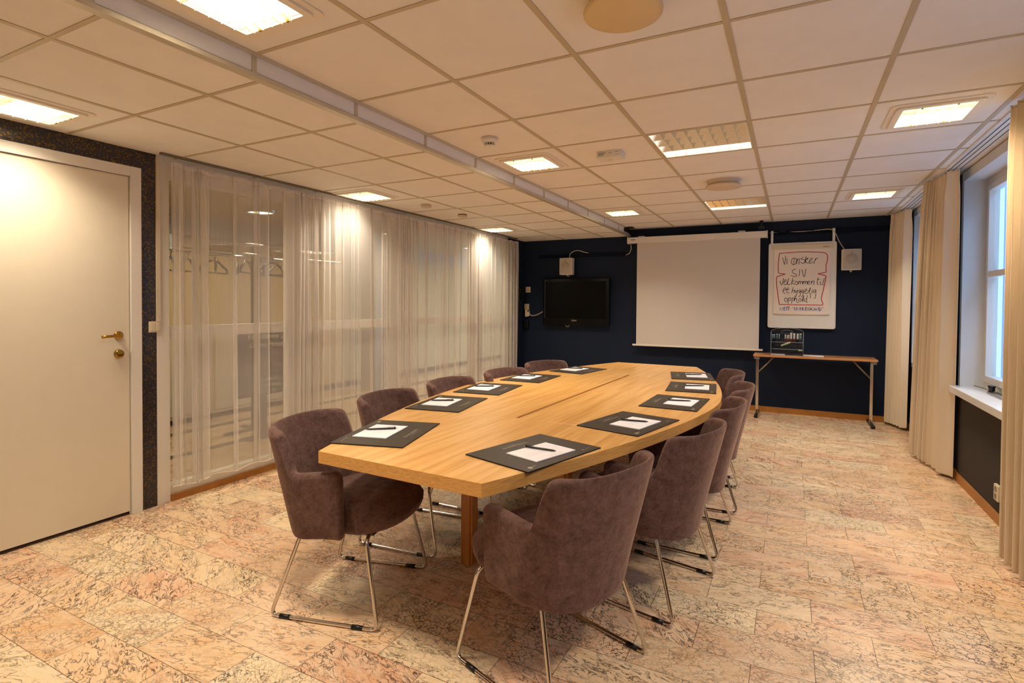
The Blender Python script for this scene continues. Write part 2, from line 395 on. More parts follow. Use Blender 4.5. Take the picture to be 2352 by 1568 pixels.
# door
dr = empty('door_1', (XL, DY0, 0), kind='structure')
MB().box(-.05, .004, .006, DY1 - DY0 - .006, .022, DZ - .004).build('door_leaf', M_doorp, dr, .002)
fw_ = .062
g = MB().box(-.001, .018, DY1 - DY0, DY1 - DY0 + fw_, 0, DZ + fw_).box(-.001, .018, -fw_, 0, 0, DZ + fw_).box(-.001, .018, 0, DY1 - DY0, DZ, DZ + fw_)
g.box(-.12, -.0, DY1 - DY0 - .005, DY1 - DY0, 0, DZ).box(-.12, -.0, 0, .005, 0, DZ).box(-.12, 0, 0, DY1 - DY0, DZ - .004, DZ)
g.build('door_frame', M_frame, dr, .002)
box('threshold', simple('dark_threshold', '3A2417', .5), (-.12, -.01, 0, DY1 - DY0, 0, .012), dr)
hd = MB().lathe([(0, 0), (.026, 0), (.026, .006), (.024, .009), (0, .009)], 28)
hz = [(v[2], v[0], v[1]) for v in hd.v]; hd.v = hz
hd.tube([(0, 0, 0), (.03, 0, 0), (.045, -.004, 0), (.052, -.016, 0), (.052, -.05, -.001), (.052, -.085, -.002), (.050, -.112, -.004)], [.011, .010, .010, .0095, .0085, .0085, .0095], 12)
hd.build('door_handle', M_brass, dr, loc=(.004, 1.832 - DY0, 1.14))
kb = MB().lathe([(0, .02), (.020, .02), (.026, .016), (.027, .008), (.027, 0), (0, 0)], 28); kb.v = [(v[2], v[0], v[1]) for v in kb.v]
kb.build('thumb_turn', M_brass, dr, loc=(.004, 1.832 - DY0, 1.026))
box('door_backing', M_frame, (-.2, -.13, -.1, 1.05, 0, 2.2), dr)
# light switch on the strip beside the door
sw = empty('light_switch', (XL, 2.045, 1.185), label='cream double light switch on the dark wallpaper strip between door and curtain', cat='light switch')
MB().box(0, .010, -.036, .036, -.036, .036).build('switch_plate', M_cream, sw, .003)
MB().box(.009, .014, -.026, -.001, -.026, .026).build('rocker', M_cream, sw, .0015); MB().box(.009, .014, .001, .026, -.026, .026).build('rocker', M_cream, sw, .0015)
box('cable_cover', M_cream, (0, .012, .012, .034, .036, 1.11), sw)
# glazed partition
pt = empty('window_1', (-3.75, 0, 0), kind='structure')
g = MB()
g.box(-.03, .035, YG0, YG0 + .085, 0, ZL).box(-.03, .03, YG1 - .07, YG1, 0, ZL)
for y in (3.17, 4.45, 6.03): g.box(-.03, .03, y - .065, y + .065, .045, ZL)
g.box(-.028, .027, YG0 + .01, YG1 - .01, 1.105, 1.185).box(-.028, .027, YG0 + .01, YG1 - .01, .0, .115).box(-.03, .03, YG0, YG1, 2.17, ZL)
g.build('window_frame', M_frame, pt, .003)
ys = [YG0 + .085, 3.105, 3.235, 4.385, 4.515, 5.965, 6.095, YG1 - .07]
for i in range(0, 8, 2):
    for z0, z1 in ((.115, 1.105), (1.185, 2.17)): box('glass_pane', M_glass, (-.004, .0, ys[i], ys[i + 1], z0, z1), pt)
struct(box('baseboard_left', M_base, (-3.72, -3.705, YG0 + .09, YG1 + .0, 0, .045)))
struct(box('baseboard_left', M_base, (XL, XL + .012, YG1, YB, 0, .07)))
struct(box('baseboard_back', M_base, (XL, XR, YB - .014, YB, 0, .07)))
struct(box('baseboard_right', M_base, (XR - .014, XR, YF, YB, 0, .07)))
# right wall with three window openings; woven grey covering below the sills
wr = MB(); wall_grid([YF, YB], [.0, 2.76], [(a, b, WZ0, WZ1) for a, b in WINS], lambda a, b, c, d: wr.box(XR, XR + .14, a, b, c, d, j=0))
struct(wr.build('wall_right', M_navy))
for a, b in WINS:
    struct(box('wall_right', M_greyfab, (XR - .006, XR + .001, a - .35 if a != 5.93 else a, b + .03, .0, WZ0 - .045)))
M_rev = simple('reveal_paint', 'D9D9D8', .5)
for n, (a, b) in enumerate(WINS):
    wdw = empty('window_%d' % (n + 2), (XR, (a + b) / 2, WZ0), kind='structure'); h = (b - a) / 2; H_ = WZ1 - WZ0
    g = MB().box(-.003, .14, h - .016, h, 0, H_).box(-.003, .14, -h, -h + .016, 0, H_).box(-.003, .14, -h, h, H_ - .016, H_)
    g.box(-.010, .0, h - .016, h + .03, -.0, H_ + .055).box(-.010, .0, -h - .03, -h + .016, 0, H_ + .055).box(-.010, 0, -h, h, H_ - .016, H_ + .055)
    g.build('window_reveal', M_rev, wdw, .001)
    MB().box(-.075 if n else -.008, .14, -h - .01, h + .01, -.045, .006).build('window_sill', simple('sill_board', 'E8E4DE', .25), wdw, .004)
    f0, f1 = -h + .016, h - .016; xf = .13
    g = MB().box(xf, xf + .06, f0, f0 + .055, 0, H_ - .016).box(xf, xf + .06, f1 - .055, f1, 0, H_ - .016).box(xf, xf + .06, f0, f1, 0, .055).box(xf, xf + .06, f0, f1, H_ - .07, H_ - .016)
    g.box(xf, xf + .06, -.03, .03, 0, H_ - .02)
    g.build('window_frame', M_frame, wdw, .003)
    g = MB()
    for s0, s1 in ((f0 + .055, -.03), (.03, f1 - .055)):
        g.box(xf - .014, xf + .05, s0, s0 + .042, .055, H_ - .07).box(xf - .014, xf + .05, s1 - .042, s1, .055, H_ - .07)
        g.box(xf - .014, xf + .05, s0, s1, .055, .105).box(xf - .014, xf + .05, s0, s1, H_ - .115, H_ - .07).box(xf - .008, xf + .045, s0, s1, .835, .88)
    g.build('window_sash', M_frame, wdw, .003)
    box('glass_pane', M_glass, (xf + .02, xf + .026, f0 + .06, -.04, .09, H_ - .08), wdw); box('glass_pane', M_glass, (xf + .02, xf + .026, .04, f1 - .06, .09, H_ - .08), wdw)
# curtain track strip along the right wall, fixed to the ceiling
tr = MB().box(1.02, XR, YF, YB, ZC - .012, ZC + .02)
struct(tr.build('trim_2', M_frame))
g = MB()
for x in (1.045, 1.075, 1.11): g.box(x, x + .006, YF, YB, ZC - .0135, ZC - .011)
g2 = g.build('curtain_track', simple('track_groove', '3A3634', .6), None); struct(g2); g2.name = 'trim_3'
struct(box('trim_4', M_base, (XL, XR, YF, YF + .012, 0, .07)))
# grey batten above the glazed wall (rail of the voile)
rl = struct(box('trim_5', simple('grey_rail', '7A7468', .4, .6), (XL + .075, XL + .105, YG0 - .02, YG1 + .1, ZL - .014, ZL)))

# ------------------------------------------------------------------ outside: facade of the neighbouring house
def m_facade():
    t = NT('rendered_facade'); v = t.coord(); n = t.noise(v, 90, 4)
    t.bsdf(t.mix(n.outputs[0], hexc('7389A0'), hexc('93A7BA')), .9, bump=n.outputs[0], bs=.5, bd=.01); return t.m
fc = empty('neighbour_building', (2.6, 0, -3), label='pale blue grey rendered building wall seen through the right-hand windows', cat='building')
MB().box(0, .3, -4.0, 30, 0, 6.4).build('facade_wall', m_facade(), fc)
g = MB()
for k in range(10): g.box(-.012, .002, 8.95, 9.16, 4.78 + k * .118, 4.835 + k * .118)
g.build('vent_bricks', simple('dark_vent_brick', '39404A', .9), fc)
MB().box(-.03, .0, 9.62, 9.86, 0, 6.4).build('corner_board', simple('pale_board', '8C9CAA', .5), fc)

# ------------------------------------------------------------------ lobby seen through the voile
M_lfl = m_floor('lobby_tile', .30, .30, -4, 0, ('B98F5E', 'C49C6C', 'B58757', 'C7A276'), '6A5238', .7)
lob = struct(box('floor', M_lfl, (-7.2, XL - .13, 0.5, 12.5, -.08, -.001)))
g = MB()
for x in (-4.75, -5.55): g.box(x - .05, x + .05, .5, 12.4, 0, .002)
g.build('floor_stripe', simple('dark_stone_stripe', '4A4038', .4), lob)
struct(box('wall_left', simple('lobby_wall_paint', 'B89B68', .7), (-6.5, -6.35, .5, 12.5, 0, 2.76)))
struct(box('baseboard_left', simple('dark_skirting', '4A3A2A', .5), (-6.35, -6.335, .5, 12.5, 0, .08)))
struct(box('wall_front', M_white, (-6.5, XL - .12, .4, .5, 0, 2.76))); struct(box('wall_back', simple('lobby_end_paint', 'A89878', .7), (-6.5, XL - .12, 12.4, 12.5, 0, 2.76)))
lc = struct(box('ceiling', simple('lobby_slat_backing', '5A4C38', .8), (-6.5, XL - .12, .5, 12.5, 2.36, 2.40)))
g = MB(); x = -6.45
while x < XL - .2: g.box(x, x + .075, .5, 12.4, 2.335, 2.36); x += .1
g.build('ceiling_slats', simple('brass_toned_slat', 'B39A6A', .35, .4), lc)
box('bulkhead', simple('bulkhead_paint', '9B8C74', .7), (-6.35, -6.25, .5, 12.4, 2.12, 2.336), lc)
for k, (x, y) in enumerate([(-5.1, 3.9), (-5.0, 5.9), (-5.0, 8.0), (-5.0, 10.4), (-4.6, 1.4)]):
    t = empty('round_ceiling_light', (x, y, 2.334), label='round warm ceiling light in the lobby beyond the voile curtain', cat='ceiling light', group='round ceiling lights in the lobby')
    MB().lathe([(.15, 0), (.15, -.03), (.14, -.035), (.135, -.03), (.135, 0)], 28).build('light_ring', M_steel, t)
    MB().lathe([(0, -.028), (.09, -.026), (.132, -.018), (.132, -.005)], 28).build('light_diffuser', emit('lobby_glow_%d' % k, (1, .78, .48), 5), t)
    area_light('lobby_lamp', (0, 0, -.045), (0, 0, 0), .2, .2, 21, (1, .80, .54), t, 175)
M_rack = simple('rack_dark_steel', '2C2B31', .4, .3)
ck = empty('coat_rack', (-5.05, 3.8, 0), label='dark free-standing coat rack with two rails in the lobby behind the voile', cat='coat rack')
MB().box(-.035, .035, -.035, .035, 0.02, 1.97).build('post', M_rack, ck, .004)
MB().box(-.22, .22, -.03, .03, 0, .02).box(-.03, .03, -.35, .35, 0, .02).build('foot', M_rack, ck)
for dx, z in ((-.16, 1.83), (.16, 1.83)):
    MB().tube([(dx, -1.05, z), (dx, 1.1, z)], .012, 8).build('rail', M_chrome, ck)
g = MB()
for k in range(5): g.tube([(-.2 + .1 * k, -1.05, 1.93), (-.2 + .1 * k, 1.1, 1.93)], .008, 6)
for y in (-1.0, -.35, .35, 1.05): g.box(-.22, .22, y - .01, y + .01, 1.81, 1.94)
g.build('hat_shelf', M_chrome, ck)
M_hang = simple('hanger_wood', '2E241F', .5)
def hanger():
    t = empty('coat_hanger', (0, 0, 0))
    MB().tube([(-.20, 0, -.155), (-.19, 0, -.12), (-.07, 0, -.045), (0, 0, -.03), (.07, 0, -.045), (.19, 0, -.12), (.20, 0, -.155), (0, 0, -.155)], [.008, .012, .011, .010, .011, .012, .008, .006], 8, closed=True).build('hanger_arms', M_hang, t)
    MB().tube([(0, 0, -.035), (0, 0, 0), (.018, 0, .014), (.012, 0, .034), (-.008, 0, .036), (-.016, 0, .022)], .0035, 6).build('hook', M_rack, t)
    return t
hg = hanger(); hk = [(-.16, -.78, .35), (-.16, -.62, .2), (.16, -.55, .5), (-.16, -.36, -.2), (.16, -.22, .15), (-.16, -.1, .4), (.16, .08, -.3), (-.16, .2, .3), (.16, .27, .1), (-.16, .4, -.1), (.16, .55, .4), (-.16, .8, .25)]
hl = 'dark wooden hanger hanging in the row on the lobby coat rack'
for i, (dx, dy, a) in enumerate(hk):
    loc = (-5.05 + dx, 3.8 + dy, 1.797); rz = PI / 2 + a + .5
    if i == 0: hg.location = loc; hg.rotation_euler = (0, 0, rz); tag(hg, hl, 'coat hanger', 'coat hangers on the lobby rack')
    else: dup(hg, loc, rz, hl, 'coat hangers on the lobby rack')
sg = empty('sign_stand', (-4.70, 3.62, 0), label='dark welcome board with light lettering standing in the lobby behind the voile', cat='sign')
M_sign = simple('sign_slate', '1E1C1C', .5); M_let = simple('sign_lettering', 'F2E8D0', .6)
MB().box(-.015, .015, -.30, .36, .42, 1.07).build('board', M_sign, sg, .004)
MB().box(-.03, -.016, -.02, .06, 0.0, 1.0).build('post', M_sign, sg); MB().box(-.08, .08, -.2, .24, 0, .015).build('foot', M_sign, sg)
R90 = (PI / 2, 0, PI / 2)
for body, z, s, sh in (('Velkommen til', .985, .075, .25), ('Grand Hotel', .90, .075, .25), ('Lunsj 12-18', .56, .05, 0), ('A la carte 18-23', .50, .05, 0), ('Bar 12-02', .44, .05, 0)):
    text('lettering', body, s, M_let, sg, (.0165, .03, z), R90, 'CENTER', shear=sh)
cn = empty('lobby_cabinet', (-6.1, 4.2, 0), label='low grey cabinet with a pale front in the lobby behind the voile', cat='cabinet')
MB().box(-.2, .18, -.9, .9, 0.06, 1.02).build('body', simple('cabinet_pale', 'B5A184', .6), cn, .004); MB().box(-.22, .20, -.92, .92, 1.02, 1.05).build('top', simple('cabinet_top', '8B7A60', .5), cn, .004)
for k in range(3): MB().box(.18, .19, -.88 + k * .6, -.32 + k * .6, .10, .99).build('cabinet_door', simple('cabinet_front', 'BBA98C', .6), cn, .003)
cl = empty('lobby_column', (-5.75, 6.4, 0), label='square grey column in the lobby beyond the voile', cat='column')
MB().box(-.14, .14, -.14, .14, 0, 2.334).build('shaft', simple('column_grey', '8A7F70', .6), cl, .004)

# ------------------------------------------------------------------ small ceiling lights
M_fix = simple('fixture_white', 'E9E1D2', .4)
M_tube = emit('warm_tube_glow', (1.0, .92, .78), 22)
M_louv = simple('louvre_white', 'F6EEDC', .35)
def round_rect(h, rr, n=6):
    pts = []
    for cx, cy, a0 in ((h - rr, h - rr, 0), (-h + rr, h - rr, 90), (-h + rr, -h + rr, 180), (h - rr, -h + rr, 270)):
        for k in range(n + 1):
            a = math.radians(a0 + 90 * k / n); pts.append((cx + rr * math.cos(a), cy + rr * math.sin(a)))
    return pts
def ring(mb, outer, inner, z0, z1):
    n = len(outer); vs = [(x, y, z) for z in (z0, z1) for P in (outer, inner) for x, y in P]
    for i in range(n):
        j = (i + 1) % n
        mb.add([vs[k] for k in (i, j, n + j, n + i, 2 * n + i, 2 * n + j, 3 * n + j, 3 * n + i)], [(0, 1, 2, 3), (7, 6, 5, 4), (0, 4, 5, 1), (3, 2, 6, 7)])
def small_light():
    t = empty('ceiling_light', (0, 0, 0))
    g = MB(); ring(g, round_rect(.215, .035), round_rect(.178, .02), -.006, .0); ring(g, round_rect(.188, .028), round_rect(.156, .008), -.016, -.002)
    g.build('light_frame', M_fix, t, .0015)
    g = MB(); hw, z1, z0 = .156, .075, -.004
    for a, b, c, d in ((-hw, -hw + .003, -hw, hw), (hw - .003, hw, -hw, hw), (-hw, hw, -hw, -hw + .003), (-hw, hw, hw - .003, hw)): g.box(a, b, c, d, z0, z1)
    g.box(-hw, hw, -hw, hw, z1, z1 + .003).build('housing', M_fix, t)
    g = MB(); n = 6; p = 2 * .150 / n
    for k in range(1, n):
        c = -.150 + p * k
        g.box(c - .0007, c + .0007, -.152, .152, -.024, .008); g.box(-.152, .152, c - .0007, c + .0007, -.0235, .0085)
    g.build('louvre', M_louv, t)
    for k in (-1, 1):
        MB().tube([(-.14, .055 * k, .045), (.14, .055 * k, .045)], .017, 10).build('lamp_tube', M_tube, t)
    area_light('lamp_glow', (0, 0, -.0262), (0, 0, 0), .27, .27, LAMP, WARM, t, 128)
    for yy in (-.154, .154):
        for xx in (-.075, .075): MB().box(xx - .004, xx + .004, yy - .004, yy + .004, -.02, -.004).build('louvre_clip', M_brass, t)
    return t
sl = small_light(); first = True
pos = [(x, y, ZC) for x, y in SMALL_R] + [(x, y, ZL) for x, y in SMALL_L]
side = {0: 'beside the ceiling step', 1: 'above the window side', 2: 'close above the voile curtain'}
far_ = {0: 'behind the viewer', 1: 'nearest the viewer', 2: 'halfway down the room', 3: 'nearest the navy wall'}
for i, (x, y, z) in enumerate(pos):
    lb = 'square louvred ceiling light %s, %s' % (side[i // 4], far_[i % 4])
    if first: sl.location = (x, y, z); tag(sl, lb, 'ceiling light', 'small square ceiling lights'); first = False
    else: dup(sl, (x, y, z), 0, lb, 'small square ceiling lights')
for o in list(C.objects):                                   # area lights of the curtain row dimmed to soften their hot spots
    if o.type == 'LIGHT' and o.parent and o.parent.name.startswith('ceiling_light'):
        if o.parent.location.x < -3: 
            if o.data.users > 1: o.data = o.data.copy()
            o.data.energy = LAMP * .6
        elif o.data.energy == LAMP: pass
# two mirror-louvre fixtures that fill a ceiling tile
M_mirror = simple('mirror_aluminium', 'D9D8D6', .16, 1.0)
M_tube2 = emit('added_tube_glow', (1.0, .96, .93), 14)  # tubes are taken as off; glow added to brighten the mirror louvres
def tile_light():
    t = empty('ceiling_light', (0, 0, 0)); hw = .283
    g = MB()
    for a, b, c, d in ((-hw, -hw + .006, -hw, hw), (hw - .006, hw, -hw, hw), (-hw, hw, -hw, -hw + .006), (-hw, hw, hw - .006, hw)): g.box(a, b, c, d, -.004, .09)
    g.box(-hw, hw, -hw, hw, .09, .094).build('housing', M_fix, t)
    g = MB()
    for k in range(1, 8):
        c = -hw + 2 * hw * k / 8; g.prism([(c - .0045, -hw + .006), (c + .0045, -hw + .006), (c + .0045, hw - .006), (c - .0045, hw - .006)], .040, .0405)
        g.add([(c - .001, -hw + .006, 0), (c + .001, -hw + .006, 0), (c + .006, -hw + .006, .045), (c - .006, -hw + .006, .045), (c - .001, hw - .006, 0), (c + .001, hw - .006, 0), (c + .006, hw - .006, .045), (c - .006, hw - .006, .045)], [(0, 1, 2, 3), (4, 7, 6, 5), (0, 4, 5, 1), (1, 5, 6, 2), (3, 2, 6, 7), (0, 3, 7, 4)])
    for k in range(1, 4):
        c = -hw + 2 * hw * k / 4
        g.add([(-hw + .006, c - .001, 0), (-hw + .006, c + .001, 0), (-hw + .006, c + .02, .05), (-hw + .006, c - .02, .05), (hw - .006, c - .001, 0), (hw - .006, c + .001, 0), (hw - .006, c + .02, .05), (hw - .006, c - .02, .05)], [(0, 1, 2, 3), (4, 7, 6, 5), (0, 4, 5, 1), (1, 5, 6, 2), (3, 2, 6, 7), (0, 3, 7, 4)])
    g.build('louvre', M_mirror, t)
    for k in range(4):
        c = -hw + 2 * hw * (k + .5) / 4; MB().tube([(-.27, c, .068), (.27, c, .068)], .013, 10).build('lamp_tube', M_tube2, t)
    return t
tl_ = tile_light(); tl_.location = (TGRID[0][0], TGRID[0][1], ZC); tag(tl_, 'mirror-louvred ceiling light filling a tile, the nearer and larger one', 'ceiling light', 'mirror-louvred tile lights')
dup(tl_, (TGRID[1][0], TGRID[1][1], ZC), 0, 'mirror-louvred ceiling light filling a tile, the farther one behind the round air vent')

# ceiling devices
def vent(name, loc, rad, drop, label, mat=M_cream):
    t = empty(name, loc, label=label, cat='air vent')
    MB().lathe([(rad * .86, 0), (rad * .86, -drop * .55), (rad * .80, -drop * .62), (rad * .80, 0)], 40).build('collar', mat, t)
    MB().lathe([(rad * .55, -drop * .2), (rad * .55, -drop * .6), (0, -drop * .6)], 30).build('dark_core', M_black, t)
    MB().lathe([(0, -drop), (rad * .9, -drop), (rad * .985, -drop * .93), (rad, -drop * .8), (rad * .97, -drop * .68), (rad * .5, -drop * .62), (0, -drop * .6)], 48).build('disc', mat, t)
    return t
vent('air_vent', (-.53, 1.82, ZC), .135, .055, 'round cream air vent disc at the top edge, nearest to the viewer', simple('cream_vent', 'D9BF8E', .5))
vent('air_vent', (-.53, 4.86, ZC), .145, .06, 'round air vent on the ceiling between the two mirror-louvred lights', simple('pale_vent', 'D6C4A8', .5))
t = empty('smoke_detector', (-1.72, 2.97, ZC), label='small white domed smoke detector hanging right of the ceiling step', cat='smoke detector')
MB().lathe([(0, 0), (.052, 0), (.052, -.022), (.048, -.030), (.040, -.034), (0, -.034)], 32).build('base', M_plast, t)
g = MB()
for k in range(12):
    a = 2 * PI * k / 12; g.box(.028, .034, -.004, .004, -.052, -.034, a)
g.lathe([(.036, -.050), (.036, -.054), (.02, -.060), (0, -.061)], 24).build('sensor_cage', M_plast, t); MB().lathe([(.024, -.034), (.024, -.051)], 20).build('sensor_core', M_black, t)
t = empty('emergency_light_box', (-1.13, 3.63, ZC), label='white rectangular sensor box with printed side on the ceiling beside the mirror-louvred light', cat='sensor box')
MB().box(-.085, .085, -.06, .06, -.045, 0).build('case', M_plast, t, .003)
MB().lathe([(0, -.053), (.010, -.051), (.013, -.045)], 16, (.0, -.01, 0)).build('lens', M_cream, t)
g = MB()
for a, b, c in ((-.075, -.02, -.012), (-.075, -.03, -.020), (-.075, -.035, -.028), (.0, .02, -.016), (.045, .07, -.012), (.05, .068, -.03)): g.box(a, b, -.0606, -.0598, c - .0015, c + .0015)
g.build('printing', M_ink, t)
for y, lb in ((4.28, 'pale round smoke detector disc near the voile, the nearer of two'), (4.93, 'pale round smoke detector disc with dark rim near the voile, the farther of two')):
    t = empty('detector_disc', (-3.19, y, ZL), label=lb, cat='smoke detector')
    MB().lathe([(0, 0), (.048, 0), (.048, -.008), (0, -.008)], 30).build('base', M_cream if y < 4.5 else M_black, t)
    MB().lathe([(.050, -.008), (.052, -.014), (.048, -.028), (.03, -.032), (0, -.033)], 30).build('cover', simple('disc_cover', 'CDBEA6', .5), t)

# ------------------------------------------------------------------ conference table
TA = Vector((-1.28, 3.56)); TD = Vector((.11, 3.93)).normalized(); TH = 1.975; ZT = .74
trz = math.atan2(TD.y, TD.x) - PI / 2
tb = empty('conference_table', (TA.x, TA.y, 0), trz, 'long boat-shaped oak conference table with a dark slot along its middle', 'table')
def hw(t): return .885 - .485 * (abs(t) / TH) ** 1.65
def outline(t0, t1, side=1, n=14): return [(side * hw(t0 + (t1 - t0) * k / n), t0 + (t1 - t0) * k / n) for k in range(n + 1)]
S0, S1, gp, th = -.99, 1.06, .0105, .05
e = .0003
MB().prism(outline(-TH, S0 - e) + [(-x, y) for x, y in reversed(outline(-TH, S0 - e))], ZT - th, ZT).build('table_top_end', M_oak, tb, .0007)
MB().prism(outline(S1 + e, TH) + [(-x, y) for x, y in reversed(outline(S1 + e, TH))], ZT - th, ZT).build('table_top_end', M_oak, tb, .0007)
for s in (1, -1):
    for ta, tb_ in ((S0, .035), (.035, S1)):
        P = [(gp * s, ta + e)] + outline(ta + e, tb_ - e, s, 12) + [(gp * s, tb_ - e)]
        if s < 0: P.reverse()
        MB().prism(P, ZT - th, ZT).build('table_top_side', M_oak, tb, .0007)
MB().box(-gp, gp, S0, S1, ZT - th, ZT - .046).build('cable_channel', simple('channel_dark', '0C0806', .8), tb)
for lx, ly in ((-.165, -1.195), (.365, -1.195), (-.27, 1.2), (.27, 1.2)):
    MB().box(lx - .033, lx + .02, ly - .033, ly + .033, 0, ZT - th).box(lx + .020, lx + .033, ly - .026, ly + .026, 0, ZT - th).build('leg', M_oakleg, tb, .002)
MB().box(-.22, .38, -1.22, -1.17, ZT - .11, ZT - th).box(-.27, .27, 1.175, 1.225, ZT - .11, ZT - th).box(-.02, .02, -1.17, 1.175, ZT - .11, ZT - th).build('under_frame', M_oakleg, tb)

# ------------------------------------------------------------------ chair
def make_chair():
    t = empty('armchair', (0, 0, 0))                       # local +y is the front
    # shell path (plan at seat height): arm front -> round the back -> other arm front
    A, D, yb, yf, N = .281, .188, -.055, .075, 2.35
    path = []
    for k in range(8): path.append((-A, yf + (yb - yf) * k / 8))
    for k in range(41):
        a = PI * k / 40; cx, sy = math.cos(a), math.sin(a)
        path.append((-A * math.copysign(abs(cx) ** (2 / N), cx), yb - D * abs(sy) ** (2 / N)))
    for k in range(1, 9): path.append((A, yb + (yf - yb) * k / 8))
    # resample evenly, denser at the step from arm to back
    L = [0]
    for a, b in zip(path, path[1:]): L.append(L[-1] + math.dist(a, b))
    tot = L[-1]
    def at(s):
        s = max(0, min(tot, s))
        for i in range(len(L) - 1):
            if s <= L[i + 1] + 1e-9:
                f = (s - L[i]) / max(1e-9, L[i + 1] - L[i]); return (path[i][0] + (path[i + 1][0] - path[i][0]) * f, path[i][1] + (path[i + 1][1] - path[i][1]) * f)
        return path[-1]
    st0 = .188                                              # path length where the back rises
    half = [0, .006, .02, .05, .09, .12, .15, .165, .175, .182, st0 - .006, st0, st0 + .006, st0 + .012, st0 + .018, st0 + .0205, st0 + .024, st0 + .029, st0 + .036, st0 + .046, st0 + .06]
    ss = half + [st0 + .06 + (tot - 2 * st0 - .12) * k / 18 for k in range(1, 18)] + [tot - s for s in reversed(half)]
    def top(s):
        q = min(s, tot - s)
        arm = .655 - .030 * (q / st0) - .015 * max(0, 1 - q / .022) ** 2
        if q < st0 - .006: return arm + .010 * max(0, (q - st0 + .032) / .03) ** 2
        f = (q - st0 + .006) / .024
        if f < 1: return arm + .006 + (.768 - arm - .006) * (f * f * (3 - 2 * f))
        t_ = min(1, (q - st0 - .018) / .036)
        return .768 + .032 * math.sqrt(max(0, 1 - (1 - t_) ** 2)) + .010 * math.sin(PI * min(1, (q - st0) / (tot - 2 * st0) * 2) / 2)
    th2 = .052; cen = Vector((0, .0))
    rows = []
    zb = .365
    prof = [(0, 0), (0, .0), (0, .03), (0, .12), (0, .3), (0, .5), (0, .7), (0, .86), (0, .95)]
    cols = []
    for s in ss:
        x, y = at(s); x1, y1 = at(s - .004); x2, y2 = at(s + .004)
        tx, ty = x2 - x1, y2 - y1; l_ = math.hypot(tx, ty); nx, ny = ty / l_, -tx / l_     # candidate normal
        if nx * x + ny * (y - .15) < 0: nx, ny = -nx, -ny                                       # outward
        zt = top(s); ring_ = []
        q = min(s, tot - s); backness = max(0, min(1, (q - .05) / .25))
        bot = zb - .008 - .048 * math.sin(PI / 2 * max(0, min(1, (q - .06) / (tot / 2 - .06)))) ** 1.3
        def P(off, z):
            zz = (z - zb)
            lean = -.23 * max(0, zz) * backness ** .5 * 1.0
            flare = .05 * zz
            return (x + nx * (off + flare), y + ny * (off + flare) * (.3 if backness > .99 else 1) + lean, z)
        rr = .018
        pts = []
        for f in (0, .04, .15, .32, .5, .68, .84, .94): pts.append(P(0 - (.016 if f == 0 else .004 if f == .04 else 0), bot + (zt - rr - bot) * f))
        pts.append(P(0, zt - rr)); pts.append(P(-.006, zt - .005)); pts.append(P(-.018, zt)); pts.append(P(-th2 + .018, zt)); pts.append(P(-th2 + .006, zt - .005)); pts.append(P(-th2, zt - rr))
        for f in (.94, .84, .68, .5, .32, .15, .04, 0): pts.append(P(-th2 + (.010 if f == 0 else 0), bot + (zt - rr - bot) * f))
        cols.append(pts)
    mb = MB(); n = len(cols[0]); vs = [p for c in cols for p in c]; fs = []
    for i in range(len(cols) - 1):
        for k in range(n): fs.append((i * n + k, i * n + (k + 1) % n, (i + 1) * n + (k + 1) % n, (i + 1) * n + k))
    # rounded arm fronts
    for ci, sgn in ((0, 1), (len(cols) - 1, 1)):
        c = cols[ci]; b = len(vs)
        inner = []
        cxm = sum(p[0] for p in c) / n
        for p in c:
            inner.append((p[0] + (cxm - p[0]) * .35, p[1] + .010, p[2] - (.008 if p[2] > .6 else 0) + (.006 if p[2] < .37 else 0)))
        vs += inner
        for k in range(n): fs.append((ci * n + k, ci * n + (k + 1) % n, b + (k + 1) % n, b + k))
        fs.append(tuple(b + k for k in range(n)))
    mb.add(vs, fs, True)
    sh = mb.build('backrest', M_velour, t); sm = sh.modifiers.new('subdivision', 'SUBSURF'); sm.levels = 1; sm.render_levels = 1
    # piping seam under the top edge
    g = MB()
    seam = [Vector(c[8]) + Vector((0, 0, -.004)) for c in cols]
    for _ in range(4): seam = [seam[0]] + [(a + b * 2 + c) / 4 for a, b, c in zip(seam, seam[1:], seam[2:])] + [seam[-1]]
    seam = [p + (Vector((0, .02, p.z)) - p) .normalized() * .0015 for p in seam]
    g.tube([tuple(p) for p in seam], .0016, 5)
    g.build('piping', simple('velour_piping', '614A46', .9), sh)
    # seat cushion
    def plan(sc, k, m_):
        a = 2 * PI * k / m_; ca, sa = math.cos(a), math.sin(a); nn = 2.5
        x = .258 * math.copysign(abs(ca) ** (2 / nn), ca) * sc; y = .07 + .235 * math.copysign(abs(sa) ** (2 / nn), sa) * sc
        if y < .112 and abs(x) > .21: x = math.copysign(.21 + (abs(x) - .21) * .15, x)
        return x, y
    m_ = 56; prof = [(0, .362), (.5, .362), (.86, .366), (.95, .378), (.99, .40), (1.0, .43), (.985, .465), (.93, .49), (.8, .502), (.5, .508), (0, .51)]
    vs = [(*plan(sc if sc else .001, k, m_), z + (.008 * (1 - sc) if z > .46 else 0) - (.02 * max(0, plan(sc, k, m_)[1] - .1) / .2 if z > .46 else -.02 * max(0, plan(sc, k, m_)[1] - .1) / .2)) for sc, z in prof for k in range(m_)]
    fs = [(i * m_ + k, i * m_ + (k + 1) % m_, (i + 1) * m_ + (k + 1) % m_, (i + 1) * m_ + k) for i in range(len(prof) - 1) for k in range(m_)]
    MB().add(vs, fs, True).build('seat', M_velour, t)
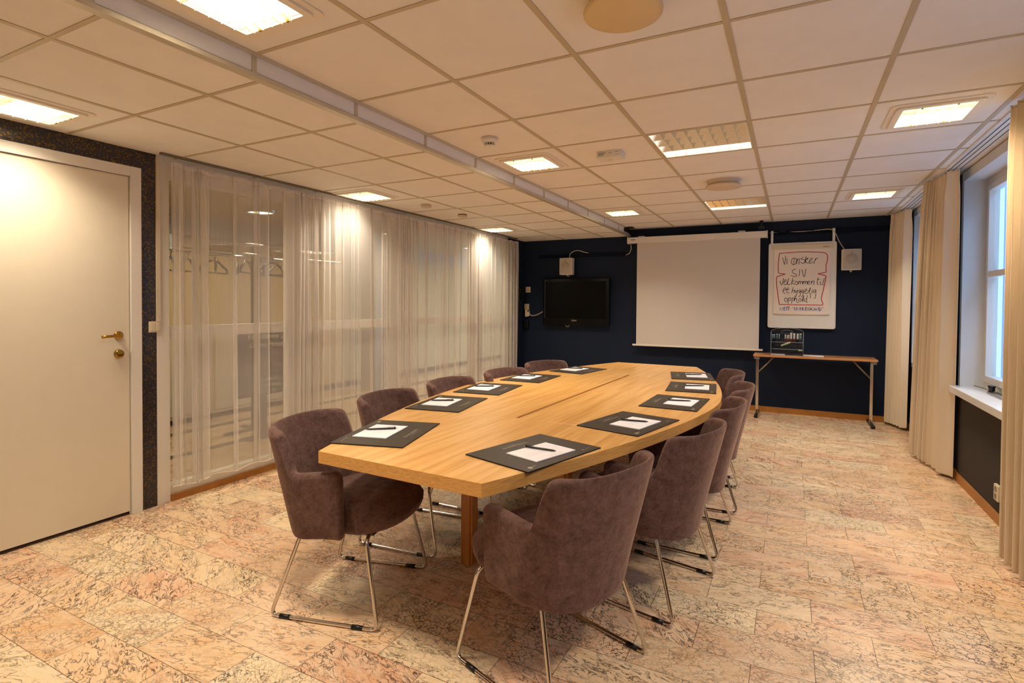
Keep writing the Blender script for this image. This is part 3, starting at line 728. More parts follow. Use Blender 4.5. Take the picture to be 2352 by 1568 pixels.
    # chrome sled frames
    def fillet(pts, rad, n=5):
        out = [Vector(pts[0])]
        for a, b, c in zip(pts, pts[1:], pts[2:]):
            a, b, c = Vector(a), Vector(b), Vector(c); d1 = (a - b).normalized(); d2 = (c - b).normalized(); rr = min(rad, (a - b).length * .45, (c - b).length * .45)
            p, q = b + d1 * rr, b + d2 * rr
            for k in range(n + 1): f = k / n; out.append(p * (1 - f) ** 2 + b * 2 * f * (1 - f) + q * f * f)
        out.append(Vector(pts[-1])); return out
    for s in (-1, 1):
        pr = [(s * .12, -.125, .372), (s * .215, -.135, .362), (s * .27, -.25, .009), (s * .27, .25, .009), (s * .225, .175, .362), (s * .12, .17, .372)]
        leg = MB().tube(fillet(pr, .035), .0082, 10).build('leg', M_chrome, t)
        for y0, y1 in ((-.205, -.155), (.135, .185)):
            MB().tube([(s * .27, y0, .0085), (s * .27, y1, .0085)], .0098, 10).build('glide', M_black, leg)
    MB().box(-.17, .17, -.14, .18, .350, .363).build('seat_base', M_black, t, .003)
    return t
ch = make_chair()
def face(o, x, y, deg): o.location = (x, y, 0); o.rotation_euler = (0, 0, math.radians(deg - 90))
CH = [(-1.805, 1.885, 14.5, 'chair at the near left corner of the table'),
      (-1.93, 2.56, 6, 'chair on the curtain side, second from the viewer'),
      (-1.93, 3.22, 1, 'chair on the curtain side, third from the viewer'),
      (-1.86, 3.88, -8, 'chair on the curtain side, fourth from the viewer'),
      (-1.83, 4.56, -18, 'chair on the curtain side, farthest of the left row, near the television'),
      (-.797, 1.882, 161.5, 'chair at the near right end of the table, largest in view'),
      (-.613, 2.60, 169, 'chair on the window side, second from the viewer, seen from behind'),
      (-.565, 3.28, 178, 'chair on the window side, third from the viewer'),
      (-.56, 3.98, 184, 'chair on the window side, fourth from the viewer'),
      (-.68, 4.70, 195, 'chair on the window side, farthest of the right row')]
for i, (x, y, a, lb) in enumerate(CH):
    lb = 'mauve velour tub ' + lb; o = ch if i == 0 else dup(ch, (0, 0, 0)); face(o, x, y, a)
    tag(o, lb, 'chair', 'tub chairs around the conference table')

# ------------------------------------------------------------------ desk pads, notepads, pens
def make_pad():
    t = empty('desk_pad', (0, 0, 0)); lx, ly = .17, .235          # local +x is the edge by the sitter
    MB().box(-lx, lx, -ly, ly, .0, .0035).build('pad_base', M_padedge, t)
    MB().box(-lx + .0005, lx - .0005, -ly + .0005, ly - .0005, .0035, .0052).build('pad_surface', M_pad, t, .0008)
    rz = (0, 0, PI / 2)
    text('pad_title', 'GRAND HOTEL', .021, M_print, t, (-.103, 0, .0056), rz, 'CENTER', .0001, space=1.15)
    g = MB()
    for k in range(11): g.box(-.1245, -.1205, -.035 + .0062 * k, -.0315 + .0062 * k, .0052, .0057)
    tag(g.build('pad_small_print', M_print, t), kind='stuff')
    g = MB().box(-.135, -.1345, -.07, .07, .0052, .0056); g.build('pad_line', M_print, t)
    MB().lathe([(0, .0057), (.0105, .0057), (.0105, .0052)], 20, (.142, -.192, 0)).build('pad_logo', M_print, t)
    MB().box(.136, .1375, -.178, -.155, .0052, .0057).box(.1395, .141, -.178, -.158, .0052, .0057).build('pad_logo_line', M_print, t)
    g = MB()
    for k in range(3): g.tube([(.142 - .004 * k, .148 + .003 * math.cos(a) * (3 - k), .0056 + .0 * a) for a in (0, .8, 1.6, 2.4, 3.1)], .0009, 5)
    g.build('pad_logo', M_print, t); MB().box(.136, .1375, .168, .196, .0052, .0057).build('pad_logo_line', M_print, t)
    return t
def make_note():
    t = empty('notepad', (0, 0, 0))
    MB().box(-.083, .083, -.12, .12, 0, .004).build('paper_block', M_paper, t)
    g = MB()
    for k in range(9): g.box(-.05 + .013 * k, -.0497 + .013 * k, -.10, .10, .0040, .0042)
    g.build('ruling', simple('faint_ruling', 'DDDAE0', .8), t)
    MB().box(.066, .0675, -.02, .06, .0040, .00425).build('printed_line', M_print, t); return t
def make_pen():
    t = empty('pen', (0, 0, 0)); z = .0052
    MB().tube([(0, -.072, z), (0, -.068, z), (0, -.055, z), (0, .02, z), (0, .068, z), (0, .070, z)], [.0008, .0020, .0040, .0044, .0042, .0030], 12).build('barrel', M_black, t)
    MB().tube([(0, .070, z), (0, .077, z)], .0022, 8).build('push_button', M_chrome, t)
    MB().box(-.0012, .0012, .03, .068, z + .0062, z + .0075).box(-.0012, .0012, .062, .068, z + .003, z + .0072).build('clip', M_black, t)
    MB().box(-.0011, .0011, -.032, .012, z + .0036, z + .0046).build('pen_print', M_print, t); return t
pd, nt, pn = make_pad(), make_note(), make_pen()
PADS = [((-1.683, 1.975), (-.13, .46), -1, 'near left corner of the table'), ((-1.862, 2.73), (-.08, .455), -1, 'second place along the curtain side'),
        ((-1.925, 3.34), (-.05, .42), -1, 'third place along the curtain side'), ((-1.90, 3.99), (-.01, .44), -1, 'fourth place along the curtain side'),
        ((-1.745, 4.675), (.08, .45), -1, 'farthest place of the curtain side'),
        ((-.943, 2.02), (.13, .47), 1, 'near right end of the table'), ((-.74, 2.74), (.105, .455), 1, 'second place along the window side'),
        ((-.64, 3.45), (.01, .48), 1, 'third place along the window side'), ((-.65, 4.135), (-.05, .45), 1, 'fourth place along the window side'),
        ((-.757, 4.79), (-.095, .44), 1, 'farthest place of the window side')]
for i, (c, d, s, lb) in enumerate(PADS):
    a = math.atan2(d[1], d[0]) - PI / 2 + (0 if s > 0 else PI)
    n = Vector((math.cos(a), math.sin(a))); tv = Vector((-math.sin(a), math.cos(a)))
    p = pd if i == 0 else dup(pd, (0, 0, 0)); p.location = (c[0], c[1], ZT + .0003); p.rotation_euler = (0, 0, a)
    tag(p, 'black leatherette desk pad at the ' + lb, 'desk pad', 'desk pads on the conference table')
    q = nt if i == 0 else dup(nt, (0, 0, 0)); cc = Vector(c) + n * .038 - tv * .004 * s; j = rnd.uniform(-.04, .04)
    q.location = (cc.x, cc.y, ZT + .0062); q.rotation_euler = (0, 0, a + j); tag(q, 'white notepad on the black desk pad at the ' + lb, 'notepad', 'notepads on the desk pads')
    o = pn if i == 0 else dup(pn, (0, 0, 0))
    jj = rnd.uniform(-.08, .08)
    if s > 0: pc = cc - n * .017 + tv * .014; pa = a + math.radians(108) + jj
    else: pc = cc + n * .010 - tv * .018; pa = a + math.radians(115) + jj
    o.location = (pc.x, pc.y, ZT + .0104); o.rotation_euler = (0, 0, pa); tag(o, 'black pen on the notepad at the ' + lb, 'pen', 'black pens on the notepads')

# cables lying under the table
g = MB()
for k in range(3):
    P = []
    for i in range(40):
        f = i / 39; P.append((-1.42 + .42 * f + .05 * math.sin(9 * f + k * 2), 4.55 + .3 * math.sin(5 * f + k) * (1 - f) + .1 * k, .005 + .004 * k))
    g.tube(P, .004, 6)
tag(g.build('power_cable', simple('cable_white', 'C9C5C0', .5), None), 'loose white power cables coiled on the floor beneath the conference table', 'cable')

# ------------------------------------------------------------------ sheer curtains (voile) on the left
def voile(y0, y1, seed, label):
    rg = random.Random(seed); t = empty('sheer_curtain', (XL + .09, (y0 + y1) / 2, 0), label=label, cat='curtain', group='white voile curtains along the glass wall')
    yc = (y0 + y1) / 2; Wd = y1 - y0
    # the cloth runs forward, doubles back in a narrow pleat and runs on: strips of three layers with crisp edges
    segs = []; y = 0
    while y < Wd:
        edge = min(y, Wd - y) < .22
        run = rg.uniform(.012, .05) if edge or rg.random() < .38 else rg.uniform(.05, .19)
        b = rg.uniform(.010, .030) if rg.random() < .7 else rg.uniform(.03, .06)
        segs.append((y, y + run, b, rg.uniform(-1, 1), rg.uniform(0, 6))); y += run
    P = []
    zs = [.12, .3, .6, 1.0, 1.4, 1.8, 2.05, 2.2, 2.235, 2.262]
    for z in zs:
        row = []; g_ = (z - .12) / 2.15; k2 = .5 + .5 * (1 - g_)
        for n_, (ya, yb_, b, q1, q2) in enumerate(segs):
            b_ = b * (.75 + .35 * math.sin(q2 + 1.6 * g_)) * (1 if z < 2.2 else .7); dy = .012 * q1 * (1 - g_) + .006 * math.sin(q2 + 3 * g_)
            sgn = 1 if n_ % 2 else -1; xo = .010 * k2
            for k in range(5):                              # forward run
                f = k / 5; row.append((.006 * math.sin(6 * ya + 2 * f + q2) + sgn * xo * (-.5 + f) * 1.0 + .008 * math.sin((ya + f * (yb_ - ya)) * 14 + seed), ya + (yb_ - ya + b_) * f + dy * f, z))
            xe = sgn * xo * .5 + .008 * math.sin(yb_ * 14 + seed)
            for k in range(4):                              # fold back
                f = k / 4; row.append((xe + sgn * (.004 + .006 * math.sin(PI * f)), yb_ + b_ * (1 - f) + dy * (1 - f), z))
        row.append((0, Wd, z))
        P.append([(x, yy - Wd / 2, zz + (.008 * math.sin(yy * 22 + seed) if zz < .2 else 0) + (.006 * math.sin(yy * 40) if zz > 2.23 else 0)) for x, yy, zz in row])
    MB().grid(P[:9]).build('voile_cloth', M_sheer, t, fix=False)
    tp = [[(x - .001, yy, zz) for x, yy, zz in P[7]], [(x - .001, yy, zz) for x, yy, zz in P[8]], [(x - .001, yy, zz) for x, yy, zz in P[9]]]
    MB().grid(tp).build('header_tape', M_tape, t, fix=False)
    MB().tube([p for p in P[0]], .0028, 5).build('hem', simple('voile_hem', 'E8E2D8', .8), t)
    return t
VO = [(2.10, 3.22, 'nearest the door, hanging over the lobby sign'), (3.14, 4.58, 'second from the door'), (4.48, 6.0, 'third from the door'), (5.93, 7.06, 'farthest, ending at the navy wall')]
for i, (a, b, s) in enumerate(VO): voile(a, b, i * 3 + 1, 'white translucent voile curtain panel, ' + s)

# ------------------------------------------------------------------ heavy drapes by the windows
def drape(topl, topr, botl, botr, zt, zb, folds, seed, label, pw=1.0):
    rg = random.Random(seed); t = empty('curtain', (botl[0], botl[1], 0), label=label, cat='curtain', group='beige full-length curtains by the windows')
    n = folds * 14; rows = []
    zs = [zb, zb + .04, zb + .1, .5, .9, 1.3, 1.7, 2.0, 2.2, 2.3, zt - .05, zt]
    wob = [rg.uniform(.7, 1.4) for _ in range(folds + 2)]
    for z in zs:
        g_ = (z - zb) / (zt - zb); e_ = g_ ** 1.15
        L_ = Vector(botl).lerp(Vector(topl), e_); R_ = Vector(botr).lerp(Vector(topr), e_); d = (R_ - L_); nn = Vector((-d.y, d.x)).normalized()
        row = []
        for i in range(n + 1):
            f = i / n; k = folds * (1 - (1 - f) ** pw); am = (.030 * (1 - .25 * g_)) * wob[int(k)] * (.55 if z > zt - .08 else 1)
            sh = .35 / folds * math.sin(2 * PI * k * .5 + seed)
            p = L_ + d * (f + .22 / folds * math.sin(2 * PI * k + .8) * (1 - .6 * f * (pw > 1))) + nn * (am * math.sin(2 * PI * k + seed + .5 * g_) + .008 * math.sin(7 * k + 2 * g_))
            row.append((p.x - botl[0], p.y - botl[1], z + (.004 * math.sin(2 * PI * k) if z < zb + .01 else 0)))
        rows.append(row)
    o = MB().grid(rows).build('drape_cloth', M_drape, t, fix=False)
    sd = o.modifiers.new('solidify', 'SOLIDIFY'); sd.thickness = .003; ss = o.modifiers.new('subdivision', 'SUBSURF'); ss.levels = 1; ss.render_levels = 1
    hr = [[(x, y, z - .0) for x, y, z in rows[-2]], [(x, y, z + .003) for x, y, z in rows[-1]]]
    MB().tube([(x, y, z) for x, y, z in rows[-1]][::2], .004, 6).build('header_tape', M_drape, t)
    return t
drape((.985, 7.30), (1.085, 6.93), (.985, 7.44), (1.10, 7.08), 2.375, .03, 7, 1, 'beige curtain in the far corner beside the navy wall', 1.4)
drape((.975, 5.52), (1.075, 5.06), (1.00, 5.98), (1.10, 5.26), 2.375, .02, 9, 2, 'beige curtain between the two windows, middle of the three', 1.7)
drape((.985, 3.62), (1.06, 3.02), (1.015, 3.74), (1.08, 3.02), 2.375, .02, 8, 3, 'beige curtain at the right edge, nearest to the viewer')

# window stay on the near sill
t = empty('window_stay', (1.20, 4.92, WZ0 + .006), label='metal casement stay with black knob lying across the near window sill', cat='window stay')
MB().tube([(.02, .20, .022), (.06, -.05, .018), (.07, -.12, .018)], .005, 6).build('stay_arm', M_steel, t)
MB().lathe([(0, 0), (.02, 0), (.018, .03), (.024, .045), (0, .05)], 16, (.055, -.05, .01)).build('knob', M_black, t)
MB().box(.03, .09, -.32, -.04, 0.0, .014).build('stay_base', M_steel, t, .003)
# socket low on the right wall
t = empty('wall_socket', (XR - .006, 4.33, .20), label='cream double wall socket low on the grey wall below the window', cat='socket')
MB().box(-.018, 0, -.04, .04, -.05, .05).build('socket_plate', M_cream, t, .004)
for z in (-.022, .022):
    c_ = MB().lathe([(0, 0), (.016, 0), (.018, .002), (.018, 0)], 18); c_.v = [(-.0185 - v[2], v[0], v[1] + z) for v in c_.v]; c_.build('outlet', simple('socket_shadow', '8E8470', .6), t)

# ------------------------------------------------------------------ back wall equipment
YW = YB
sc_ = empty('projection_screen', (-1.16, YW - .004, 0), label='pulled-down white projection screen with white housing on the navy wall', cat='projection screen')
def sx(x): return x + 1.16
MB().box(sx(-2.035), sx(-.29), -.155, -.065, 2.195, 2.275).build('housing', M_plast, sc_, .006)
MB().box(sx(-2.045), sx(-2.035), -.16, -.06, 2.188, 2.282).box(sx(-.29), sx(-.28), -.16, -.06, 2.188, 2.282).build('end_cap', M_plast, sc_, .003)
MB().box(sx(-1.915), sx(-.362), -.112, -.110, .80, 2.2).build('screen_sheet', M_sheet, sc_)
MB().box(sx(-1.965), sx(-.315), -.122, -.100, .778, .802).build('bottom_bar', M_plast, sc_, .004)
MB().box(sx(-1.9), sx(-1.82), -.12, -.04, 2.275, 2.292).box(sx(-.62), sx(-.54), -.12, -.04, 2.275, 2.296).box(sx(-1.87), sx(-1.85), -.10, 0, 2.20, 2.285).box(sx(-.59), sx(-.57), -.10, 0, 2.20, 2.285).build('bracket', M_plast, sc_, .002)
MB().box(sx(-1.995), sx(-1.93), -.1562, -.1545, 2.236, 2.244).build('maker_mark', M_ink, sc_)
tv = empty('television', (-2.83, YW, 1.38), label='black flat television on the navy wall left of the projection screen', cat='television')
MB().box(-.52, .52, -.10, -.045, -.345, .345).build('case', M_gloss, tv, .008)
MB().box(-.47, .47, -.1015, -.0995, -.245, .30).build('screen', simple('tv_panel', '020203', .3, spec=.12), tv)
MB().box(-.485, -.478, -.103, -.100, -.25, .32).build('edge_strip', simple('edge_blue', '2C3340', .3), tv)
text('maker_name', 'SONY', .03, simple('tv_lettering', 'BFAE98', .4), tv, (-.01, -.1012, -.285), (PI / 2, 0, 0), 'CENTER')
MB().box(-.485, -.445, -.1025, -.0985, .314, .321).build('maker_mark', simple('tv_small_lettering', '7A6450', .4), tv)
MB().box(-.12, .12, -.046, 0, -.12, .12).build('wall_mount', M_black, tv)
MB().tube([(-.16, -.06, -.345), (-.15, -.06, -.365), (-.12, -.06, -.37), (-.10, -.06, -.345)], .006, 6).build('cable_loop', simple('cable_grey', 'B5A994', .5), tv)
def speaker(x, z, label):
    t = empty('wall_speaker', (x, YW, z), label=label, cat='speaker', group='white wall speakers')
    pts = []
    for k in range(13):
        a = -1 + 2 * k / 12; pts.append((.098 * a, -.155 - .012 * (1 - a * a)))
    pts = [(.098, -.05), (-.098, -.05)] + pts
    MB().prism(pts, -.122, .122, True).build('cabinet', M_speaker, t, .006)
    gp_ = [(.088 * (-1 + 2 * k / 12), -.1585 - .0115 * (1 - (-1 + 2 * k / 12) ** 2)) for k in range(13)]
    g = MB(); g.add([(px_, py_, z_) for z_ in (-.112, .112) for px_, py_ in gp_], [(k, k + 1, 14 + k, 13 + k) for k in range(12)], True); g.build('grille', M_grille, t, fix=False)
    MB().lathe([(0, 0), (.016, 0), (.012, -.012), (0, -.012)], 16, (0, -.10, -.122)).tube([(0, -.10, -.13), (0, -.06, -.135), (0, -.0, -.135)], .008, 6).build('bracket', M_speaker, t)
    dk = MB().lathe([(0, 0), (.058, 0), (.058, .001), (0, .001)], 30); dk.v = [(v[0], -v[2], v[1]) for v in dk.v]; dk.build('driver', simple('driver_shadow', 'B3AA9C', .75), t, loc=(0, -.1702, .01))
    MB().tube([(.008 * math.cos(a * PI / 6), -.1712, .088 + .008 * math.sin(a * PI / 6)) for a in range(12)], .0012, 5, closed=True).build('badge', M_ink, t); return t
speaker(-2.96, 1.90, 'white wall speaker above the television'); speaker(.612, 1.893, 'white wall speaker right of the flip chart board')
def cable(pts, rad, name, label, mat=None):
    P = [Vector(p) for p in pts]; out = []
    for i in range(len(P) - 1):
        p0, p1, p2, p3 = P[max(i - 1, 0)], P[i], P[i + 1], P[min(i + 2, len(P) - 1)]
        for k in range(6):
            f = k / 6; out.append(.5 * ((2 * p1) + (-p0 + p2) * f + (2 * p0 - 5 * p1 + 4 * p2 - p3) * f * f + (-p0 + 3 * p1 - 3 * p2 + p3) * f ** 3))
    out.append(P[-1]); return tag(MB().tube(out, rad, 6).build(name, mat or simple('cable_cream', 'C9BBA4', .5), None), label, 'cable')
cable([(-2.93, YW - .06, 2.02), (-2.93, YW - .06, 2.08), (-2.88, YW - .05, 2.125), (-2.80, YW - .04, 2.135), (-2.72, YW - .03, 2.11), (-2.66, YW - .02, 2.098)], .0055, 'speaker_cable', 'white cable arching up from the speaker above the television')
cable([(.55, YW - .06, 2.01), (.49, YW - .05, 2.12), (.45, YW - .04, 2.22), (.40, YW - .03, 2.27), (.25, YW - .02, 2.268), (.05, YW - .015, 2.262), (-.1, YW - .012, 2.272), (-.26, YW - .02, 2.262)], .005, 'speaker_cable', 'white cable running from the right speaker along the top of the board')
cable([(-2.07, YW - .05, 2.30), (-2.065, YW - .08, 2.24), (-2.055, YW - .09, 2.21)], .005, 'screen_cable', 'short white cable above the left end of the screen housing')
cable([(-2.02, YW - .06, 2.19), (-2.02, YW - .04, 2.13), (-2.05, YW - .02, 2.07), (-2.10, YW - .01, 2.05)], .005, 'screen_cable', 'short white cable hanging below the left end of the screen housing')
cable([(-3.60, YW - .05, 1.25), (-3.59, YW - .05, 1.19), (-3.55, YW - .05, 1.165), (-3.48, YW - .05, 1.175), (-3.40, YW - .05, 1.21), (-3.34, YW - .06, 1.245)], .0065, 'television_cable', 'white cable curving from the corner socket to the television')
M_rail = simple('navy_rail', '0C182A', .75, spec=.15)
def rail(x0, x1, z, label):
    o = MB().box(x0, x1, YW - .016, YW, z - .028, z + .028).box(x0, x1, YW - .024, YW - .014, z - .022, z - .014).box(x0, x1, YW - .024, YW - .014, z + .010, z + .018).build('picture_rail', M_rail, None); return tag(o, label, 'rail')
rail(-3.45, -2.10, 2.065, 'navy painted rail on the wall above the television'); rail(-.27, 1.1, 2.255, 'navy painted rail behind the flip chart board hooks')
# flip-chart board
wb = empty('flipchart_board', (0, YW, 0), label='white flip chart board hung by two white arms from the wall rail', cat='flip chart')
XA, XBd, ZA, ZB = -.262, .462, 1.077, 2.118
def rr_pts(x0, x1, z0, z1, rr, n=4):
    P = []
    for cx, cz, a0 in ((x1 - rr, z1 - rr, 0), (x0 + rr, z1 - rr, 90), (x0 + rr, z0 + rr, 180), (x1 - rr, z0 + rr, 270)):
        for k in range(n + 1): a = math.radians(a0 + 90 * k / n); P.append((cx + rr * math.cos(a), cz + rr * math.sin(a)))
    return P
def xz_prism(P, y0, y1): g = MB().prism(P, y0, y1); g.v = [(x, z, y) for x, y, z in g.v]; return g
xz_prism(rr_pts(XA, XBd, ZA, ZB, .02), -.052, -.036).build('board_panel', M_board, wb, .002)
g = MB(); P = [(x, -.05, z) for x, z in rr_pts(XA, XBd, ZA, ZB, .02)]; g.tube(P, .007, 8, closed=True).build('board_frame', M_plast, wb)
for x in (-.232, .436): MB().box(x - .014, x + .014, -.036, -.026, 2.05, 2.275).box(x - .014, x + .014, -.036, -.0, 2.275, 2.283).build('hanging_arm', M_plast, wb, .002)
MB().box(-.235, .435, -.072, -.052, 2.042, 2.096).build('clamp_bar', M_cream, wb, .004)
MB().box(.325, .385, -.0735, -.0715, 2.058, 2.063).build('clamp_mark', simple('mark_dark', '1D2B44', .5), wb)
fp = empty('flipchart_pad', (0, YW, 0), label='handwritten flip chart pad clamped on the white board', cat='flip chart pad')
MB().box(-.205, .400, -.066, -.053, 1.243, 2.046).build('paper_block', M_flip, fp)
g = MB()
for x in (-.205,): pass
g.tube([(-.203, -.062, 1.246), (.398, -.062, 1.246)], .009, 8).build('curled_edge', M_flip, fp)
def bp(u_, v_):
    tv_ = lambda: 0
    t_top = 145 + (u_ - 70) / 1090 * (105 - 145); t_bot = 1505 + (u_ - 80) / 1095 * 25
    t_ = (v_ - t_top) / (t_bot - t_top); lx = 70 + 10 * t_; rx = 1160 + 15 * t_; s_ = (u_ - lx) / (rx - lx)
    return (XA + s_ * (XBd - XA), ZB - t_ * (ZB - ZA))
def spl(P, n=5):
    if len(P) < 3: return P
    out = []
    for i in range(len(P) - 1):
        p0, p1, p2, p3 = [Vector(P[min(max(j, 0), len(P) - 1)]) for j in (i - 1, i, i + 1, i + 2)]
        for k in range(n):
            f = k / n; q = .5 * ((2 * p1) + (-p0 + p2) * f + (2 * p0 - 5 * p1 + 4 * p2 - p3) * f * f + (-p0 + 3 * p1 - 3 * p2 + p3) * f ** 3); out.append((q.x, q.y))
    out.append(P[-1]); return out
def strokes(name, mat, S, wd, smooth=True):
    g = MB()
    for st_ in S:
        if len(st_) == 1: st_ = [st_[0], (st_[0][0] + 3, st_[0][1] + 4)]
        P = spl(st_) if smooth else st_
        P = [bp(*p) for p in P]; n = len(P); vs = []
        for i, (x, z) in enumerate(P):
            a, b = P[max(i - 1, 0)], P[min(i + 1, n - 1)]; dx, dz = b[0] - a[0], b[1] - a[1]; l_ = math.hypot(dx, dz) or 1
            nx, nz = -dz / l_ * wd / 2, dx / l_ * wd / 2; vs += [(x + nx, -.0672, z + nz), (x - nx, -.0672, z - nz)]
        g.add(vs, [(2 * i, 2 * i + 1, 2 * i + 3, 2 * i + 2) for i in range(n - 1)])
    return g.build(name, mat, fp, fix=False)
RED = [[(250, 297), (420, 285), (600, 275), (900, 280), (985, 292), (1020, 325), (1028, 400), (1008, 500), (1012, 607)], [(1012, 607), (940, 620), (888, 632), (950, 648), (1012, 665)], [(1012, 665), (1000, 760), (975, 900), (953, 1000), (952, 1060), (973, 1138), (850, 1142), (600, 1138), (262, 1132)], [(262, 1132), (235, 960), (210, 800), (212, 685), (280, 660), (352, 635)], [(352, 635), (250, 622), (235, 590), (232, 480), (240, 350), (250, 297)]]
strokes('red_border', M_red, RED, .0085)
BLK = [[(300, 365), (335, 480), (348, 330)], [(375, 378), (375, 475)], [(377, 355)], [(505, 372), (460, 390), (450, 450), (480, 485), (520, 460), (530, 400), (505, 372)], [(494, 380), (491, 478)], [(545, 385), (535, 478)], [(538, 430), (560, 390), (580, 392), (572, 480)],
[(646, 365), (602, 388), (669, 412), (640, 466), (599, 438)], [(685, 345), (673, 460)], [(673, 406), (720, 370), (704, 396), (678, 409), (698, 450), (723, 457)], [(723, 457), (790, 385), (767, 380), (741, 422), (757, 466), (806, 428)], [(841, 380), (812, 470)], [(825, 422), (855, 382), (882, 374)],
[(525, 552), (475, 575), (475, 615), (540, 645), (520, 677), (450, 660)], [(563, 675)], [(588, 560), (583, 668)], [(628, 665)], [(625, 565), (663, 685), (690, 550)],
[(265, 745), (297, 815), (327, 700)], [(335, 768), (372, 745), (350, 725), (328, 785), (365, 812), (395, 760), (412, 705), (392, 790), (408, 812), (440, 790)], [(480, 700), (455, 812)], [(505, 740), (463, 768), (508, 810)], [(532, 750), (515, 785), (543, 808), (567, 772), (532, 750)],
[(582, 750), (572, 806)], [(575, 780), (594, 755), (608, 760), (603, 802)], [(606, 775), (624, 755), (640, 762), (636, 800)], [(652, 752), (648, 804)], [(650, 780), (668, 755), (684, 760), (680, 802)], [(682, 778), (700, 755), (716, 762), (712, 800)], [(725, 782), (758, 765), (736, 748), (720, 790), (758, 806)], [(786, 745), (778, 806)], [(781, 780), (803, 752), (826, 755), (818, 812)],
[(890, 690), (876, 795), (908, 803)], [(870, 726), (912, 721)], [(932, 752), (926, 802), (945, 808)], [(934, 720)], [(988, 700), (962, 808), (975, 812)],
[(318, 915), (372, 880), (345, 862), (320, 925), (362, 955)], [(410, 850), (382, 930), (430, 945)], [(362, 892), (430, 884)], [(490, 850), (465, 946)], [(470, 918), (500, 895), (510, 912), (503, 948)], [(522, 895), (532, 938), (562, 895)], [(562, 895), (545, 985), (522, 1010)],
[(612, 890), (582, 905), (590, 940), (614, 902)], [(614, 902), (606, 985), (576, 1005)], [(657, 890), (627, 905), (635, 940), (659, 902)], [(659, 902), (650, 988), (620, 1010)], [(680, 922), (716, 900), (696, 880), (675, 935), (708, 955), (745, 915), (772, 855), (752, 945), (782, 958)], [(800, 892), (793, 952)], [(803, 865)], [(857, 885), (822, 905), (826, 945), (860, 897)], [(860, 897), (853, 1015), (828, 1030)],
[(367, 1020), (350, 1058), (375, 1090), (400, 1055), (367, 1020)], [(415, 1020), (408, 1122)], [(412, 1042), (445, 1022), (447, 1062), (412, 1072)], [(475, 1020), (468, 1117)], [(472, 1042), (505, 1022), (507, 1060), (472, 1072)], [(527, 985), (515, 1080)], [(520, 1052), (548, 1030), (556, 1095), (585, 1105)], [(600, 1030), (583, 1068), (608, 1086), (626, 1052), (600, 1030)], [(640, 1082), (667, 985), (652, 1086)], [(715, 1040), (682, 1045), (677, 1085), (706, 1078)], [(726, 980), (710, 1088), (735, 1096)], [(778, 965), (768, 1035)], [(763, 1072)]]
strokes('black_handwriting', M_ink, BLK, .0060)
BLU = [[(275, 1230), (277, 1175), (315, 1232), (325, 1178)], [(345, 1178), (340, 1230), (375, 1230)], [(345, 1178), (375, 1178)], [(343, 1203), (368, 1203)], [(380, 1174), (408, 1173)], [(394, 1174), (390, 1230)], [(410, 1172), (440, 1171)], [(425, 1172), (421, 1230)], [(453, 1187)], [(453, 1215)], [(492, 1175), (492, 1190)], [(517, 1175), (517, 1222), (543, 1224), (548, 1178)], [(562, 1228), (564, 1178), (598, 1230), (604, 1178)], [(622, 1178), (620, 1230)], [(650, 1178), (646, 1230)], [(680, 1180), (650, 1205), (682, 1232)], [(700, 1180), (697, 1229), (730, 1229)], [(700, 1180), (728, 1180)], [(698, 1204), (724, 1204)], [(770, 1185), (742, 1192), (740, 1225), (768, 1226), (772, 1206), (756, 1206)], [(785, 1230), (788, 1180), (815, 1188), (790, 1205), (820, 1232)], [(828, 1232), (848, 1180), (868, 1232)], [(836, 1213), (862, 1213)], [(876, 1230), (880, 1180), (905, 1232), (912, 1180)], [(922, 1236), (918, 1180), (948, 1195), (950, 1225), (918, 1240)], [(976, 1172), (976, 1190)]]
strokes('blue_handwriting', M_blue, BLU, .0064, False)

# folding side table
ft = empty('folding_table', (.225, 7.24, 0), label='narrow beech folding table with metal legs against the navy wall', cat='table')
MB().box(-.63, .63, -.175, .20, .735, .758).build('table_top', M_beech, ft, .003)
for s in (-1, 1):
    x = s * .59
    MB().box(x - .03, x + .03, -.16, .17, .705, .735).build('leg_bracket', M_steel, ft, .003)
    lg = MB().box(x - .016, x + .016, -.012, .012, .03, .705).build('leg', M_chrome, ft, .003)
    MB().box(x - .016, x + .016, -.20, .20, .008, .034).build('foot_bar', M_black, lg, .006)
    MB().box(x - .02, x + .02, -.215, -.17, 0, .036).box(x - .02, x + .02, .17, .215, 0, .036).build('foot_cap', M_black, lg, .004)
    MB().tube([(x - s * .01, 0, .53), (x - s * .19, 0, .735)], .010, 8).build('brace', M_steel, lg)
# acrylic pen rack and what is in it
M_acryl = m_glass('clear_acrylic', (.86, .90, .92, 1))
rk = empty('pen_organizer', (-.045, 7.22, .758), label='clear acrylic pen organizer with an arched carrying handle on the folding table', cat='organizer')
g = MB(); hwk = .172
P = [(-hwk, 0), (hwk, 0), (hwk, .275)] + [(hwk * math.cos(PI * k / 12), .275 + .045 * math.sin(PI * k / 12)) for k in range(1, 12)] + [(-hwk, .275)]
xz_prism(P, .070, .074).build('back_panel', M_acryl, rk)
g = MB()
for x in (-hwk, hwk - .004): g.box(x, x + .004, -.09, .07, 0, .285)
g.build('side_panel', M_acryl, rk)
g = MB()
for z in (.0, .055, .10, .155): g.box(-hwk, hwk, -.09, .07, z, z + .003)
g.build('shelf', M_acryl, rk)
g = MB()
for z, y, h_ in ((.003, -.09, .018), (.058, -.09, .03), (.103, -.05, .03), (.158, -.03, .05)): g.box(-hwk, hwk, y, y + .003, z, z + h_)
g.build('front_lip', M_acryl, rk)
g = MB()
E_ = [(-hwk + .001, -.09, 0), (-hwk + .001, -.09, .275), (-hwk + .001, .07, .285)]
